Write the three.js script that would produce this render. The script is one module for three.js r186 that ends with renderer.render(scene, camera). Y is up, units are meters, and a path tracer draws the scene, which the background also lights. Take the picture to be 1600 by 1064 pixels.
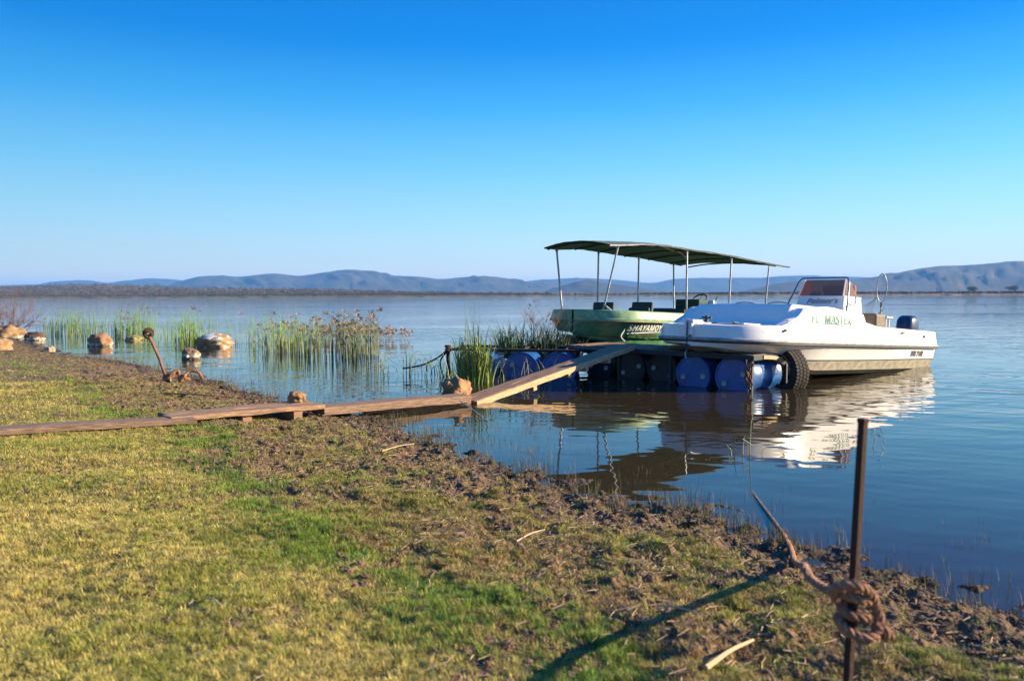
import * as THREE from 'three';
import { RoundedBoxGeometry } from 'three/addons/geometries/RoundedBoxGeometry.js';
import { TextGeometry } from 'three/addons/geometries/TextGeometry.js';
import { FontLoader } from 'three/addons/loaders/FontLoader.js';
import { mergeGeometries, toCreasedNormals, mergeVertices } from 'three/addons/utils/BufferGeometryUtils.js';
import { createNoise2D, createNoise3D } from 'simplex-noise';

// ---------------------------------------------------------------- camera, sky, sun, exposure
const scene = new THREE.Scene();
const camera = new THREE.PerspectiveCamera(46.27, 1024 / 680, 0.1, 45000);
const EYE = 1.35;
camera.position.set(0, EYE, 0);
camera.rotation.order = 'YXZ';
camera.rotation.set(-Math.atan(70.5 / 1245), 0, -0.0036);
camera.filmGauge = 36; camera.focus = 12; camera.userData.fStop = 3.2;

const renderer = new THREE.WebGLRenderer({ antialias: true });
renderer.toneMapping = THREE.LinearToneMapping;
renderer.toneMappingExposure = 2.6;
renderer.shadowMap.enabled = true;

const SUN_EL = 20 * Math.PI / 180;
const sunDir = new THREE.Vector3(0.998 * Math.cos(SUN_EL), Math.sin(SUN_EL), 0.005 * Math.cos(SUN_EL)).normalize();
{ // clear sky: air only, pale at the horizon, deep blue above, a little brighter round the sun
  const w = 512, h = 256, data = new Float32Array(w * h * 4);
  const stops = [[0, 1.0, .90, .78], [1.2, .80, .84, .79], [2.5, .58, .76, .82], [5, .38, .69, .87], [9, .17, .54, .86], [13, .05, .375, .81], [17, .004, .23, .71], [22, .002, .165, .61], [35, .003, .16, .62], [90, .005, .155, .60]];
  for (let j = 0; j < h; j++) {
    const el = ((j + .5) / h - .5) * 180;
    const e = Math.max(0, el);
    let k = 0; while (k < stops.length - 2 && e > stops[k + 1][0]) k++;
    const a = stops[k], b = stops[k + 1], t = Math.min(1, (e - a[0]) / (b[0] - a[0]));
    for (let i = 0; i < w; i++) {
      const az = ((i + .5) / w - .5) * 2 * Math.PI, er = e * Math.PI / 180;
      const dx = Math.cos(er) * Math.cos(az), dy = Math.sin(er), dz = Math.cos(er) * Math.sin(az);
      const c = Math.max(-1, dx * sunDir.x + dy * sunDir.y + dz * sunDir.z);
      const glow = .90 + .25 * c + .5 * Math.pow(Math.max(0, c), 14);
      const o = (j * w + i) * 4;
      for (let q = 0; q < 3; q++) data[o + q] = (a[1 + q] + (b[1 + q] - a[1 + q]) * t) * glow * .535;
      data[o] += .004 * Math.max(0, c) + .22 * Math.pow(Math.max(0, c), 14);
      data[o + 3] = 1;
    }
  }
  const sky = new THREE.DataTexture(data, w, h, THREE.RGBAFormat, THREE.FloatType);
  sky.mapping = THREE.EquirectangularReflectionMapping; sky.magFilter = THREE.LinearFilter; sky.needsUpdate = true;
  scene.background = sky; scene.environment = sky;
}
const sun = new THREE.DirectionalLight(new THREE.Color(1, .82, .56), 5);
sun.position.copy(sunDir).multiplyScalar(60); sun.castShadow = true; sun.shadow.radius = 1;
sun.shadow.mapSize.set(4096, 4096);
Object.assign(sun.shadow.camera, { left: -30, right: 30, top: 30, bottom: -30, near: 1, far: 140 });
scene.add(sun); scene.add(sun.target);
scene.fog = new THREE.FogExp2(new THREE.Color(.16, .47, 1.0), 0.000115);

// ---------------------------------------------------------------- helpers
let seed = 20240611;
const rnd = () => { seed |= 0; seed = seed + 0x6D2B79F5 | 0; let t = Math.imul(seed ^ seed >>> 15, 1 | seed); t = t + Math.imul(t ^ t >>> 7, 61 | t) ^ t; return ((t ^ t >>> 14) >>> 0) / 4294967296; };
const rr = (a, b) => a + (b - a) * rnd();
const n2 = createNoise2D(rnd), n3 = createNoise3D(rnd);
const fbm = (x, y, o = 4) => { let s = 0, a = .5, f = 1; for (let i = 0; i < o; i++) { s += a * n2(x * f + i * 17.3, y * f - i * 9.1); a *= .5; f *= 2.03; } return s; };
const fbm3 = (x, y, z, o = 3) => { let s = 0, a = .5, f = 1; for (let i = 0; i < o; i++) { s += a * n3(x * f + i * 7.3, y * f - i * 9.1, z * f + i * 3.7); a *= .5; f *= 2.03; } return s; };
const clamp = (v, a = 0, b = 1) => Math.min(b, Math.max(a, v));
const smooth = (a, b, v) => { const t = clamp((v - a) / (b - a)); return t * t * (3 - 2 * t); };
const lerp = (a, b, t) => a + (b - a) * t;
const V = (x, y, z) => new THREE.Vector3(x, y, z);
const P = (x, y, d) => new THREE.Vector3(x, y, -d);          // d: metres ahead of the camera
const rgb = (r, g, b) => new THREE.Color().setRGB(r, g, b);
function interp(pts, x) { if (x <= pts[0][0]) return pts[0][1]; for (let i = 1; i < pts.length; i++) if (x <= pts[i][0]) { const t = (x - pts[i - 1][0]) / (pts[i][0] - pts[i - 1][0]); return lerp(pts[i - 1][1], pts[i][1], t); } return pts[pts.length - 1][1]; }
function interpS(pts, x) { if (x <= pts[0][0]) return pts[0][1]; for (let i = 1; i < pts.length; i++) if (x <= pts[i][0]) { let t = (x - pts[i - 1][0]) / (pts[i][0] - pts[i - 1][0]); t = t * t * (3 - 2 * t); return lerp(pts[i - 1][1], pts[i][1], t); } return pts[pts.length - 1][1]; }

function interpC(pts, x) { // smooth curve through uneven points
  const n = pts.length; if (x <= pts[0][0]) return pts[0][1]; if (x >= pts[n - 1][0]) return pts[n - 1][1];
  let i = 0; while (x > pts[i + 1][0]) i++;
  const m = k => k <= 0 || k >= n - 1 ? 0 : (pts[k + 1][1] - pts[k - 1][1]) / (pts[k + 1][0] - pts[k - 1][0]), w = pts[i + 1][0] - pts[i][0], t = (x - pts[i][0]) / w, t2 = t * t, t3 = t2 * t;
  return (2 * t3 - 3 * t2 + 1) * pts[i][1] + (t3 - 2 * t2 + t) * w * m(i) + (3 * t2 - 2 * t3) * pts[i + 1][1] + (t3 - t2) * w * m(i + 1);
}
const used = {};
function numbered(name) { if (!(name in used)) { used[name] = 0; return name; } used[name]++; return name + '_' + String(used[name]).padStart(3, '0'); }
function tag(o, label, category, group, kind) { if (label) o.userData.label = label; if (category) o.userData.category = category; if (group) o.userData.group = group; if (kind) o.userData.kind = kind; return o; }
function mesh(name, geo, mat, parent) {
  const m = new THREE.Mesh(geo, mat); m.name = parent ? name : numbered(name); m.castShadow = m.receiveShadow = true; (parent || scene).add(m); return m;
}
function thing(name, label, category, pos, group) { const g = new THREE.Group(); g.name = numbered(name); if (pos) g.position.copy(pos); scene.add(g); return tag(g, label, category, group); }
function merged(list) { return mergeGeometries(list.map(g => { const q = g.index ? g.toNonIndexed() : g; for (const k of Object.keys(q.attributes)) if (!['position', 'normal', 'uv'].includes(k)) q.deleteAttribute(k); if (!q.attributes.uv) q.setAttribute('uv', new THREE.BufferAttribute(new Float32Array(q.attributes.position.count * 2), 2)); if (!q.attributes.normal) q.computeVertexNormals(); return q; })); }
function grid(rows, closed = false, crease = .7, uvf) {      // rows of equal-length Vector3 lists -> creased geometry
  const n = rows.length, m = rows[0].length, pos = [], idx = [], uv = [];
  let lu = 0;
  for (let i = 0; i < n; i++) { if (i) lu += rows[i][m >> 1].distanceTo(rows[i - 1][m >> 1]); let lv = 0; for (let j = 0; j < m; j++) { if (j) lv += rows[i][j].distanceTo(rows[i][j - 1]); pos.push(rows[i][j].x, rows[i][j].y, rows[i][j].z); uv.push(lu, lv); } }
  for (let i = 0; i < n - 1; i++) for (let j = 0; j < (closed ? m : m - 1); j++) { const j2 = (j + 1) % m, a = i * m + j, b = i * m + j2, c = (i + 1) * m + j, d = (i + 1) * m + j2; idx.push(a, c, b, b, c, d); }
  const g = new THREE.BufferGeometry(); g.setAttribute('position', new THREE.Float32BufferAttribute(pos, 3)); g.setAttribute('uv', new THREE.Float32BufferAttribute(uv, 2)); g.setIndex(idx);
  if (crease === 0) { g.computeVertexNormals(); return g; }
  return toCreasedNormals(g, crease);
}
function sweep(pts, rad, sides = 6, caps = true) {           // tapered tube through points; rad number or function(t)
  const n = pts.length, rows = []; let up = V(0, 1, 0), prev = null;
  for (let i = 0; i < n; i++) {
    const t = V(0, 0, 0).subVectors(pts[Math.min(n - 1, i + 1)], pts[Math.max(0, i - 1)]).normalize();
    let u = prev ? prev.clone().sub(t.clone().multiplyScalar(prev.dot(t))) : (Math.abs(t.y) > .9 ? V(1, 0, 0) : up).clone().sub(t.clone().multiplyScalar((Math.abs(t.y) > .9 ? V(1, 0, 0) : up).dot(t)));
    u.normalize(); prev = u; const w = V(0, 0, 0).crossVectors(t, u), r = typeof rad === 'function' ? rad(i / (n - 1)) : rad, row = [];
    for (let j = 0; j < sides; j++) { const a = j / sides * 2 * Math.PI; row.push(pts[i].clone().addScaledVector(u, Math.cos(a) * r).addScaledVector(w, Math.sin(a) * r)); }
    rows.push(row);
  }
  if (caps) { const c0 = rows[0].map(() => pts[0].clone()), c1 = rows[0].map(() => pts[n - 1].clone()); rows.unshift(c0); rows.push(c1); }
  return grid(rows, true, caps && sides > 5 ? 1.0 : 0);
}
const curve = (pts, n) => new THREE.CatmullRomCurve3(pts).getPoints(n);
function rbox(w, h, d, r = .006) { return new RoundedBoxGeometry(w, h, d, 1, Math.min(r, w / 2.1, h / 2.1, d / 2.1)); }
function texture(w, h, f, srgb) { const a = new Uint8Array(w * h * 4); for (let j = 0; j < h; j++) for (let i = 0; i < w; i++) { const c = f(i / w, j / h, i, j), o = (j * w + i) * 4; a[o] = clamp(c[0]) * 255; a[o + 1] = clamp(c[1]) * 255; a[o + 2] = clamp(c[2]) * 255; a[o + 3] = 255; } const t = new THREE.DataTexture(a, w, h); t.wrapS = t.wrapT = THREE.RepeatWrapping; t.magFilter = THREE.LinearFilter; t.minFilter = THREE.LinearMipmapLinearFilter; t.generateMipmaps = true; if (srgb) t.colorSpace = THREE.SRGBColorSpace; t.needsUpdate = true; return t; }
const torusN = (f) => (u, v) => { const a = u * 2 * Math.PI, b = v * 2 * Math.PI; return fbm3(Math.cos(a) * f + 5, Math.sin(a) * f + Math.cos(b) * f * .0 + 9, 0) * .5 + .5; };
function tileNoise(f, o = 4) { return (u, v) => { const s = (x, y) => fbm(x * f, y * f, o); const wu = smooth(.75, 1, u), wv = smooth(.75, 1, v); return lerp(lerp(s(u, v), s(u - 1, v), wu), lerp(s(u, v - 1), s(u - 1, v - 1), wu), wv); }; }

// materials
const grainN = tileNoise(18, 5), blotN = tileNoise(5, 4), fineN = tileNoise(60, 3);
const tGrain = texture(512, 512, (u, v) => { const q = .5 + .8 * grainN(u, v); return [q, q, q]; });
const tDirt = texture(512, 512, (u, v) => { const q = .80 + .22 * blotN(u, v) + .12 * fineN(u, v); return [q, q, q]; }, true);
const tGrime = texture(512, 512, (u, v) => { const q = clamp(.97 + .03 * blotN(u, v) + .02 * fineN(u, v) - .10 * smooth(.34, .6, grainN(u, v))); return [q, q * .985, q * .955]; }, true);
function woodTex(base, dark) {
  const warp = tileNoise(3, 3), streak = tileNoise(7, 4), spk = tileNoise(24, 3);
  return texture(256, 1024, (u, v) => {            // grain runs along v
    const uu = u + .03 * warp(u, v);
    const line = .5 + .5 * Math.sin(uu * 2 * Math.PI * 14 + 6 * streak(u, v * .5) + 3 * streak(u * 3 % 1, .3));
    let q = .45 + .35 * line + .5 * streak((u * 4) % 1, v * .6) + .25 * spk((u * 6) % 1, v);
    const crack = smooth(.36, .5, streak((u * 5) % 1, (v * .35) % 1));
    q = clamp(q) * (1 - .65 * crack);
    return [0, 1, 2].map(k => lerp(dark[k], base[k], q));
  }, true);
}
const tWood = woodTex([.68, .54, .41], [.27, .19, .13]), tWoodGrey = woodTex([.60, .49, .39], [.24, .18, .14]), tWoodNew = woodTex([.82, .70, .54], [.5, .38, .25]);
const std = (o) => new THREE.MeshStandardMaterial({ side: THREE.DoubleSide, ...o });
const phys = (o) => new THREE.MeshPhysicalMaterial({ side: THREE.DoubleSide, ...o });
function rep(t, x, y) { const c = t.clone(); c.repeat.set(x, y); c.needsUpdate = true; return c; }
const M = {
  wood: std({ map: tWood, bumpMap: tWood, bumpScale: .003, roughness: .85 }),
  woodGrey: std({ map: tWoodGrey, bumpMap: tWoodGrey, bumpScale: .003, roughness: .9 }),
  woodNew: std({ map: tWoodNew, bumpMap: tWoodNew, bumpScale: .002, roughness: .8 }),
  gelWhite: phys({ color: rgb(.80, .80, .79), map: tGrime, roughness: .32, clearcoat: .35, clearcoatRoughness: .2 }),
  deckWhite: std({ color: rgb(.80, .79, .77), map: tGrime, roughness: .6, bumpMap: tGrain, bumpScale: .001 }),
  antifoul: std({ color: rgb(.50, .45, .33), map: tDirt, roughness: .6 }),
  rail: std({ color: rgb(.42, .42, .42), map: tDirt, roughness: .6 }),
  railDark: std({ color: rgb(.025, .028, .035), roughness: .6 }),
  green: phys({ color: rgb(.085, .28, .12), map: tDirt, roughness: .45, clearcoat: .15, clearcoatRoughness: .4 }),
  greenLight: phys({ color: rgb(.30, .50, .22), map: tDirt, roughness: .5, clearcoat: .15, clearcoatRoughness: .4 }),
  greenDark: std({ color: rgb(.012, .055, .035), map: tDirt, roughness: .7 }),
  tarp: phys({ color: rgb(.009, .085, .062), map: tDirt, roughness: .95, transmission: .08, bumpMap: tGrain, bumpScale: .004 }),
  seat: std({ color: rgb(.012, .035, .035), map: tDirt, roughness: .55 }),
  galv: std({ color: rgb(.50, .51, .52), metalness: .55, roughness: .45, map: tDirt }),
  steelBlue: std({ color: rgb(.10, .16, .24), metalness: .4, roughness: .35 }),
  frame: std({ color: rgb(.035, .045, .06), map: tDirt, roughness: .6, metalness: .2 }),
  rust: std({ color: rgb(.16, .065, .035), map: tDirt, roughness: .95, bumpMap: tGrain, bumpScale: .002 }),
  rustLight: std({ color: rgb(.33, .15, .085), map: tDirt, roughness: .95, bumpMap: tGrain, bumpScale: .002 }),
  rustDark: std({ color: rgb(.055, .027, .02), map: tDirt, roughness: .9, bumpMap: tGrain, bumpScale: .0015 }),
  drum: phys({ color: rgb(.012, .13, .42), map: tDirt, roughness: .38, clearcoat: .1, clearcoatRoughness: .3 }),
  drumShaded: phys({ color: rgb(.012, .022, .045), map: tDirt, roughness: .5 }),  // blue drum with the under-deck shade put into its colour
  drumOld: phys({ color: rgb(.07, .30, .58), map: tDirt, roughness: .5 }),
  bung: std({ color: rgb(.42, .40, .36), roughness: .6 }),
  rubber: std({ color: rgb(.035, .031, .028), map: tDirt, roughness: .9, bumpMap: tGrain, bumpScale: .001 }),
  rubberDust: std({ color: rgb(.13, .10, .075), map: tDirt, roughness: .95, bumpMap: tGrain, bumpScale: .002 }),
  ropeTan: std({ color: rgb(.40, .20, .11), map: tDirt, roughness: 1 }),
  ropeOrange: std({ color: rgb(.48, .22, .09), map: tDirt, roughness: 1 }),
  ropeWhite: std({ color: rgb(.6, .6, .58), roughness: .9 }),
  ropeWet: std({ color: rgb(.07, .055, .04), roughness: .6 }),
  textWhite: std({ color: rgb(.82, .82, .80), roughness: .5 }),
  textGreen: std({ color: rgb(.002, .13, .095), roughness: .5 }),
  textDark: std({ color: rgb(.04, .04, .05), roughness: .6 }),
  textBrown: std({ color: rgb(.22, .12, .08), roughness: .6 }),
  tint: phys({ color: rgb(.34, .17, .10), roughness: .06, transmission: .5, thickness: 0 }),
  dash: std({ color: rgb(.03, .025, .022), roughness: .7 }),
  tan: std({ color: rgb(.22, .17, .11), map: tDirt, roughness: .7 }),
  navy: phys({ color: rgb(.012, .022, .055), roughness: .3, clearcoat: .5, clearcoatRoughness: .15 }),
  black: std({ color: rgb(.02, .02, .02), roughness: .6 }),
  net: std({ color: rgb(.28, .28, .24), roughness: .8 }),
  reed: phys({ vertexColors: true, roughness: .8, transmission: .12, thickness: 0 }),
  dry: std({ vertexColors: true, roughness: .95 }),
  rock: std({ vertexColors: true, roughness: .95, bumpMap: tGrain, bumpScale: .012 }),
  soil: std({ vertexColors: true, roughness: 1, bumpMap: tGrain, bumpScale: .02 }),
  grass: phys({ color: rgb(1, 1, 1), roughness: .85, transmission: .12, thickness: 0 }),
  clod: std({ color: rgb(1, 1, 1), roughness: .95 }),
  hill: std({ vertexColors: true, roughness: 1 }),
  bush: std({ color: rgb(1, 1, 1), roughness: 1 }),
  leaf: std({ vertexColors: true, roughness: .9 }),
};
function colored(geo, f) { // vertex colours from a function of position
  const p = geo.attributes.position, c = new Float32Array(p.count * 3);
  for (let i = 0; i < p.count; i++) { const q = f(p.getX(i), p.getY(i), p.getZ(i), i); c[i * 3] = q[0]; c[i * 3 + 1] = q[1]; c[i * 3 + 2] = q[2]; }
  geo.setAttribute('color', new THREE.BufferAttribute(c, 3)); return geo;
}

// ---------------------------------------------------------------- shore and ground
const SHORE = [[-400, 42], [-120, 40], [-60, 36], [-30, 31], [-20, 28.5], [-16.2, 26], [-14.2, 23.2], [-12.38, 20.9], [-10.3, 18.4], [-8.5, 16.75], [-6.5, 14.65], [-4.72, 12.43], [-3.6, 10.9], [-2.75, 9.75], [-1.95, 9.0], [-1.36, 8.36], [-.71, 7.25], [-.21, 6.33], [.23, 5.76], [.55, 5.21], [.83, 4.93], [1.02, 5.0], [1.16, 4.9], [1.16, 4.62], [1.35, 4.42], [1.49, 4.16], [1.68, 3.89], [1.82, 3.71], [1.93, 3.47], [2.16, 3.3], [2.7, 2.9], [3.6, 2.3], [6, 1.0], [14, -3], [40, -12], [400, -40]];
function shoreDist(x, d) { // + on land, - in the water
  let best = 1e9, inside = false;
  const n = SHORE.length;
  for (let i = 0; i < n - 1; i++) {
    const ax = SHORE[i][0], ay = SHORE[i][1], bx = SHORE[i + 1][0] - ax, by = SHORE[i + 1][1] - ay, px = x - ax, py = d - ay;
    const t = clamp((px * bx + py * by) / (bx * bx + by * by)), ex = px - t * bx, ey = py - t * by, q = ex * ex + ey * ey;
    if (q < best) best = q;
    if ((ax <= x) !== (SHORE[i + 1][0] <= x)) { if (d < ay + by * (x - ax) / bx) inside = !inside; }
  }
  if (x < SHORE[0][0] || x > SHORE[n - 1][0]) inside = d < (x < 0 ? SHORE[0][1] : SHORE[n - 1][1]);
  return (inside ? 1 : -1) * Math.sqrt(best);
}
function mudness(s, x, d) { // 1 bare mud .. 0 turf
  const n = fbm(x * 1.1, d * 1.1, 4) * .9 + fbm(x * 4, d * 4, 3) * .35;
  const bare = 1 - smooth(.36, 1.12, s + n * .8);
  const patch = smooth(.12, .42, fbm(x * .9 + 30, d * .9, 4) + .36 - Math.abs(s - 1.3) * .30);
  return clamp(Math.max(bare, patch * .74));
}
function groundY(x, d, s) {
  if (s === undefined) s = shoreDist(x, d);
  const far = Math.hypot(x, d);
  if (s < -6) return -.42 - 1.6 * (1 - Math.exp((s + 6) * .05));
  let y = s > 0 ? .235 * (1 - Math.exp(-s / 2.1)) : s * .075;
  if (far < 45) {
    const wet = smooth(-.9, -.1, s) * (1 - smooth(1.2, 2.6, s));
    y += fbm(x * .8, d * .8, 2) * .05 * smooth(.1, 1.4, s);
    y += wet * (.045 * fbm(x * 2.3, d * 2.3, 3) + .038 * Math.max(0, fbm(x * 5.1 + 3, d * 5.1, 3)) + .013 * fbm(x * 15, d * 15, 3));
    const pit = fbm(x * 3.3 + 50, d * 3.3, 2); y -= wet * .06 * smooth(.28, .5, pit);
    y += .010 * fbm(x * 9, d * 9, 3) * smooth(1, 3, s);
  }
  return y;
}
const mudDark = [.045, .029, .018], mudMid = [.10, .056, .028], mudDry = [.185, .112, .06], thatch = [.19, .135, .055], turfSoil = [.085, .066, .026];
function mix3(a, b, t) { return [lerp(a[0], b[0], t), lerp(a[1], b[1], t), lerp(a[2], b[2], t)]; }
{
  const angs = [], rads = [];
  for (let a = -180; a < -50; a += 5) angs.push(a);
  for (let a = -50; a <= 50; a += .16) angs.push(a);
  for (let a = 55; a <= 180; a += 5) angs.push(a);
  let r = .25; while (r < 9000) { rads.push(r); r *= r < 1.6 ? 1.2 : r < 32 ? 1.0075 : 1.25; }
  const n = angs.length, m = rads.length, pos = new Float32Array((n * m) * 3), uv = new Float32Array(n * m * 2), col = new Float32Array(n * m * 3), idx = [];
  for (let j = 0; j < m; j++) for (let i = 0; i < n; i++) {
    const a = angs[i] * Math.PI / 180, x = rads[j] * Math.sin(a), d = rads[j] * Math.cos(a), s = shoreDist(x, d), k = j * n + i;
    pos[k * 3] = x; pos[k * 3 + 1] = rads[j] > 60 && s < 0 ? -3 : groundY(x, d, s); pos[k * 3 + 2] = -d; uv[k * 2] = x * .9; uv[k * 2 + 1] = d * .9;
    let c;
    if (s < -1.5) c = mudMid; else {
      const mu = mudness(s, x, d), wet = 1 - smooth(-.05, .55, s + fbm(x * 3, d * 3, 3) * .4);
      const g = .5 + fbm(x * 14, d * 14, 3);
      const mud = mix3(mix3(mudMid, mudDry, clamp(g * 1.1 - .1)), mudDark, wet * .85);
      c = mix3(mix3(turfSoil, thatch, clamp(g)), mud, mu);
    }
    col[k * 3] = c[0]; col[k * 3 + 1] = c[1]; col[k * 3 + 2] = c[2];
  }
  for (let j = 0; j < m - 1; j++) for (let i = 0; i < n - 1; i++) { const a = j * n + i; idx.push(a, a + 1, a + n, a + 1, a + n + 1, a + n); }
  const g = new THREE.BufferGeometry(); g.setAttribute('position', new THREE.BufferAttribute(pos, 3)); g.setAttribute('uv', new THREE.BufferAttribute(uv, 2)); g.setAttribute('color', new THREE.BufferAttribute(col, 3)); g.setIndex(idx); g.computeVertexNormals();
  tag(mesh('ground', g, M.soil), 'grassy shore with muddy edge sloping into the lake', 'ground', null, 'structure');
}
// ---------------------------------------------------------------- lake
{
  const N = 2048, TILE = 48, sx = new Float32Array(N * N), sy = new Float32Array(N * N);
  const waves = [];
  for (let k = 0; k < 64; k++) {
    const lam = .13 * Math.pow(2.6 / .13, Math.pow(rnd(), 1.25)), ang = (rr(-1, 1) * 52 + 8) * Math.PI / 180, q = TILE / lam;
    const kx = Math.round(q * Math.sin(ang)), ky = Math.round(q * Math.cos(ang));
    waves.push([kx, ky, rnd() * 6.283, .0043 * Math.pow(lam, -.12)]);   // slope amplitude of each wave
  }
  for (const [kx, ky, ph, sl] of waves) {
    const kk = Math.hypot(kx, ky), ax = sl * kx / kk, ay = sl * ky / kk, dth = 2 * Math.PI * kx / N, cs = Math.cos(dth), sn = Math.sin(dth);
    for (let j = 0; j < N; j++) {
      let c = Math.cos(ph + 2 * Math.PI * ky * j / N), s = Math.sin(ph + 2 * Math.PI * ky * j / N);
      const o = j * N;
      for (let i = 0; i < N; i++) { sx[o + i] += ax * c; sy[o + i] += ay * c; const t = c * cs - s * sn; s = s * cs + c * sn; c = t; }
    }
  }
  const calm = tileNoise(3.2, 3), a = new Uint8Array(N * N * 4);
  const cm = []; for (let j = 0; j < 128; j++) for (let i = 0; i < 128; i++) cm.push(calm(i / 128, j / 128 * 1));
  for (let j = 0; j < N; j++) {
    const dd = j / N * TILE; // metres ahead within the tile
    const base = .28 + .42 * smooth(4.5, 11, dd) + .15 * smooth(24, 40, dd) - .57 * smooth(43, 48, dd);
    for (let i = 0; i < N; i++) {
      const k = base * clamp(1 + 1.3 * cm[(j >> 4) * 128 + (i >> 4)], .35, 1.7), o = (j * N + i) * 4, q = j * N + i;
      a[o] = clamp(.5 - sx[q] * k * 5) * 255; a[o + 1] = clamp(.5 - sy[q] * k * 5) * 255; a[o + 2] = 255; a[o + 3] = 255;
    }
  }
  const t = new THREE.DataTexture(a, N, N); t.wrapS = t.wrapT = THREE.RepeatWrapping; t.magFilter = THREE.LinearFilter; t.needsUpdate = true;
  const water = phys({ color: rgb(.044, .034, .018), roughness: .025, ior: 1.333, transmission: .3, thickness: 0, normalMap: t, normalScale: new THREE.Vector2(.078, .078) });
  const g = new THREE.PlaneGeometry(19000, 9560); g.rotateX(-Math.PI / 2);
  const p = g.attributes.position, uv = g.attributes.uv;
  for (let i = 0; i < p.count; i++) { p.setZ(i, p.getZ(i) - 4700); uv.setXY(i, (p.getX(i) + 24) / TILE, -p.getZ(i) / TILE); }
  tag(mesh('lake', g, water), 'calm blue lake water with fine ripples', 'water', null, 'structure');
}
// ---------------------------------------------------------------- far land
const HOR = (px) => 461.5 - (px - 800) * .0036;
function ridge(name, label, pts, D, foot, cols, rough, step = 5) {
  const x0 = pts[0][0], x1 = pts[pts.length - 1][0], rows = [], V_ = [-1, -.85, -.7, -.56, -.44, -.33, -.22, -.12, -.05, 0, .15, .5, 1];
  const nx = Math.ceil((x1 - x0) / step), pos = [], col = [], idx = [];
  for (let i = 0; i <= nx; i++) {
    const px = x0 + (x1 - x0) * i / nx, y = interpC(pts, px), h = Math.max(0, (HOR(px) - y) / 1245 * D + EYE) + fbm(px * .03, D, 3) * D * .0004;
    for (let j = 0; j < V_.length; j++) {
      const v = V_[j], gul = fbm(px * .014 + v * 1.7 + fbm(px * .006, v * 2, 2), D * .01 + v * 1.3, 4), dist = D + v * foot * (1 + (j && j < 12 ? .12 * gul : 0));
      const prof = v < 0 ? Math.pow(1 + v, 1.25) : Math.pow(1 - v, 1.1), yy = h * prof * (1 + rough * gul * (1 - Math.abs(1 + v * 2) * .3) * (v === 0 ? .15 : 1)) - (j === 0 ? 3 : 0);
      pos.push((px - 800) / 1245 * dist, Math.max(-3, yy), -dist);
      const cn = clamp(.5 + fbm(px * .05, v * 7 + D, 4) * 1.1); const c = mix3(cols[0], cols[1], cn); col.push(...c);
    }
  }
  const m = V_.length; for (let i = 0; i < nx; i++) for (let j = 0; j < m - 1; j++) { const a = i * m + j; idx.push(a, a + 1, a + m, a + 1, a + m + 1, a + m); }
  const g = new THREE.BufferGeometry(); g.setAttribute('position', new THREE.Float32BufferAttribute(pos, 3)); g.setAttribute('color', new THREE.Float32BufferAttribute(col, 3)); g.setIndex(idx); g.computeVertexNormals();
  return tag(mesh(name, g, M.hill), label, 'hills', null, 'structure');
}
ridge('far_hills', 'palest and farthest blue hills on the horizon', [[-500, 455], [-60, 447], [60, 444], [85, 440], [140, 438], [170, 442], [185, 440], [240, 435], [280, 438], [310, 443], [600, 446], [800, 441], [850, 437], [900, 435], [960, 437], [1020, 442], [1055, 436], [1120, 434], [1190, 434], [1230, 431], [1300, 432], [1345, 433], [1420, 438], [1700, 442], [2100, 452]], 7600, 1400, [[.03, .034, .016], [.06, .055, .03]], .25);
ridge('middle_hills', 'blue grey range of hills across the lake', [[225, 460], [270, 444], [300, 435], [330, 431], [380, 432], [430, 427], [470, 430.5], [510, 425], [545, 421], [580, 424], [610, 430], [660, 433], [690, 436], [720, 434], [760, 432], [800, 437], [840, 441], [900, 443], [960, 447], [1030, 451], [1150, 459]], 5400, 1300, [[.022, .026, .012], [.085, .07, .036]], .36);
ridge('dark_hill', 'small dark hill behind the green boat canopy posts', [[830, 460], [870, 449], [895, 442], [920, 438], [945, 442], [985, 447], [1020, 454], [1060, 460]], 3700, 700, [[.02, .023, .011], [.045, .04, .02]], .3);
ridge('dark_hill', 'small dark hill behind the white boat console', [[1130, 460], [1180, 451], [1210, 444], [1240, 440], [1265, 441], [1300, 449], [1345, 460]], 3700, 700, [[.02, .023, .011], [.045, .04, .02]], .3);
ridge('right_hill', 'long high blue hill rising at the right edge', [[1255, 459], [1300, 443], [1330, 437], [1360, 434], [1400, 427], [1440, 419], [1470, 415.5], [1510, 414], [1545, 412], [1575, 409], [1620, 409], [1800, 416], [2000, 432], [2200, 458]], 4100, 1200, [[.018, .022, .011], [.08, .068, .034]], .36);
ridge('scrub_hill', 'low brown scrub covered hill on the left far shore', [[-700, 462], [-300, 455], [-150, 450], [0, 447.5], [60, 446.5], [110, 444.5], [160, 444], [220, 446], [300, 449.5], [420, 451], [480, 451.5], [600, 455], [700, 457.5], [800, 459.5], [900, 461]], 1500, 560, [[.085, .06, .038], [.135, .10, .065]], .2, 3);
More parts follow.
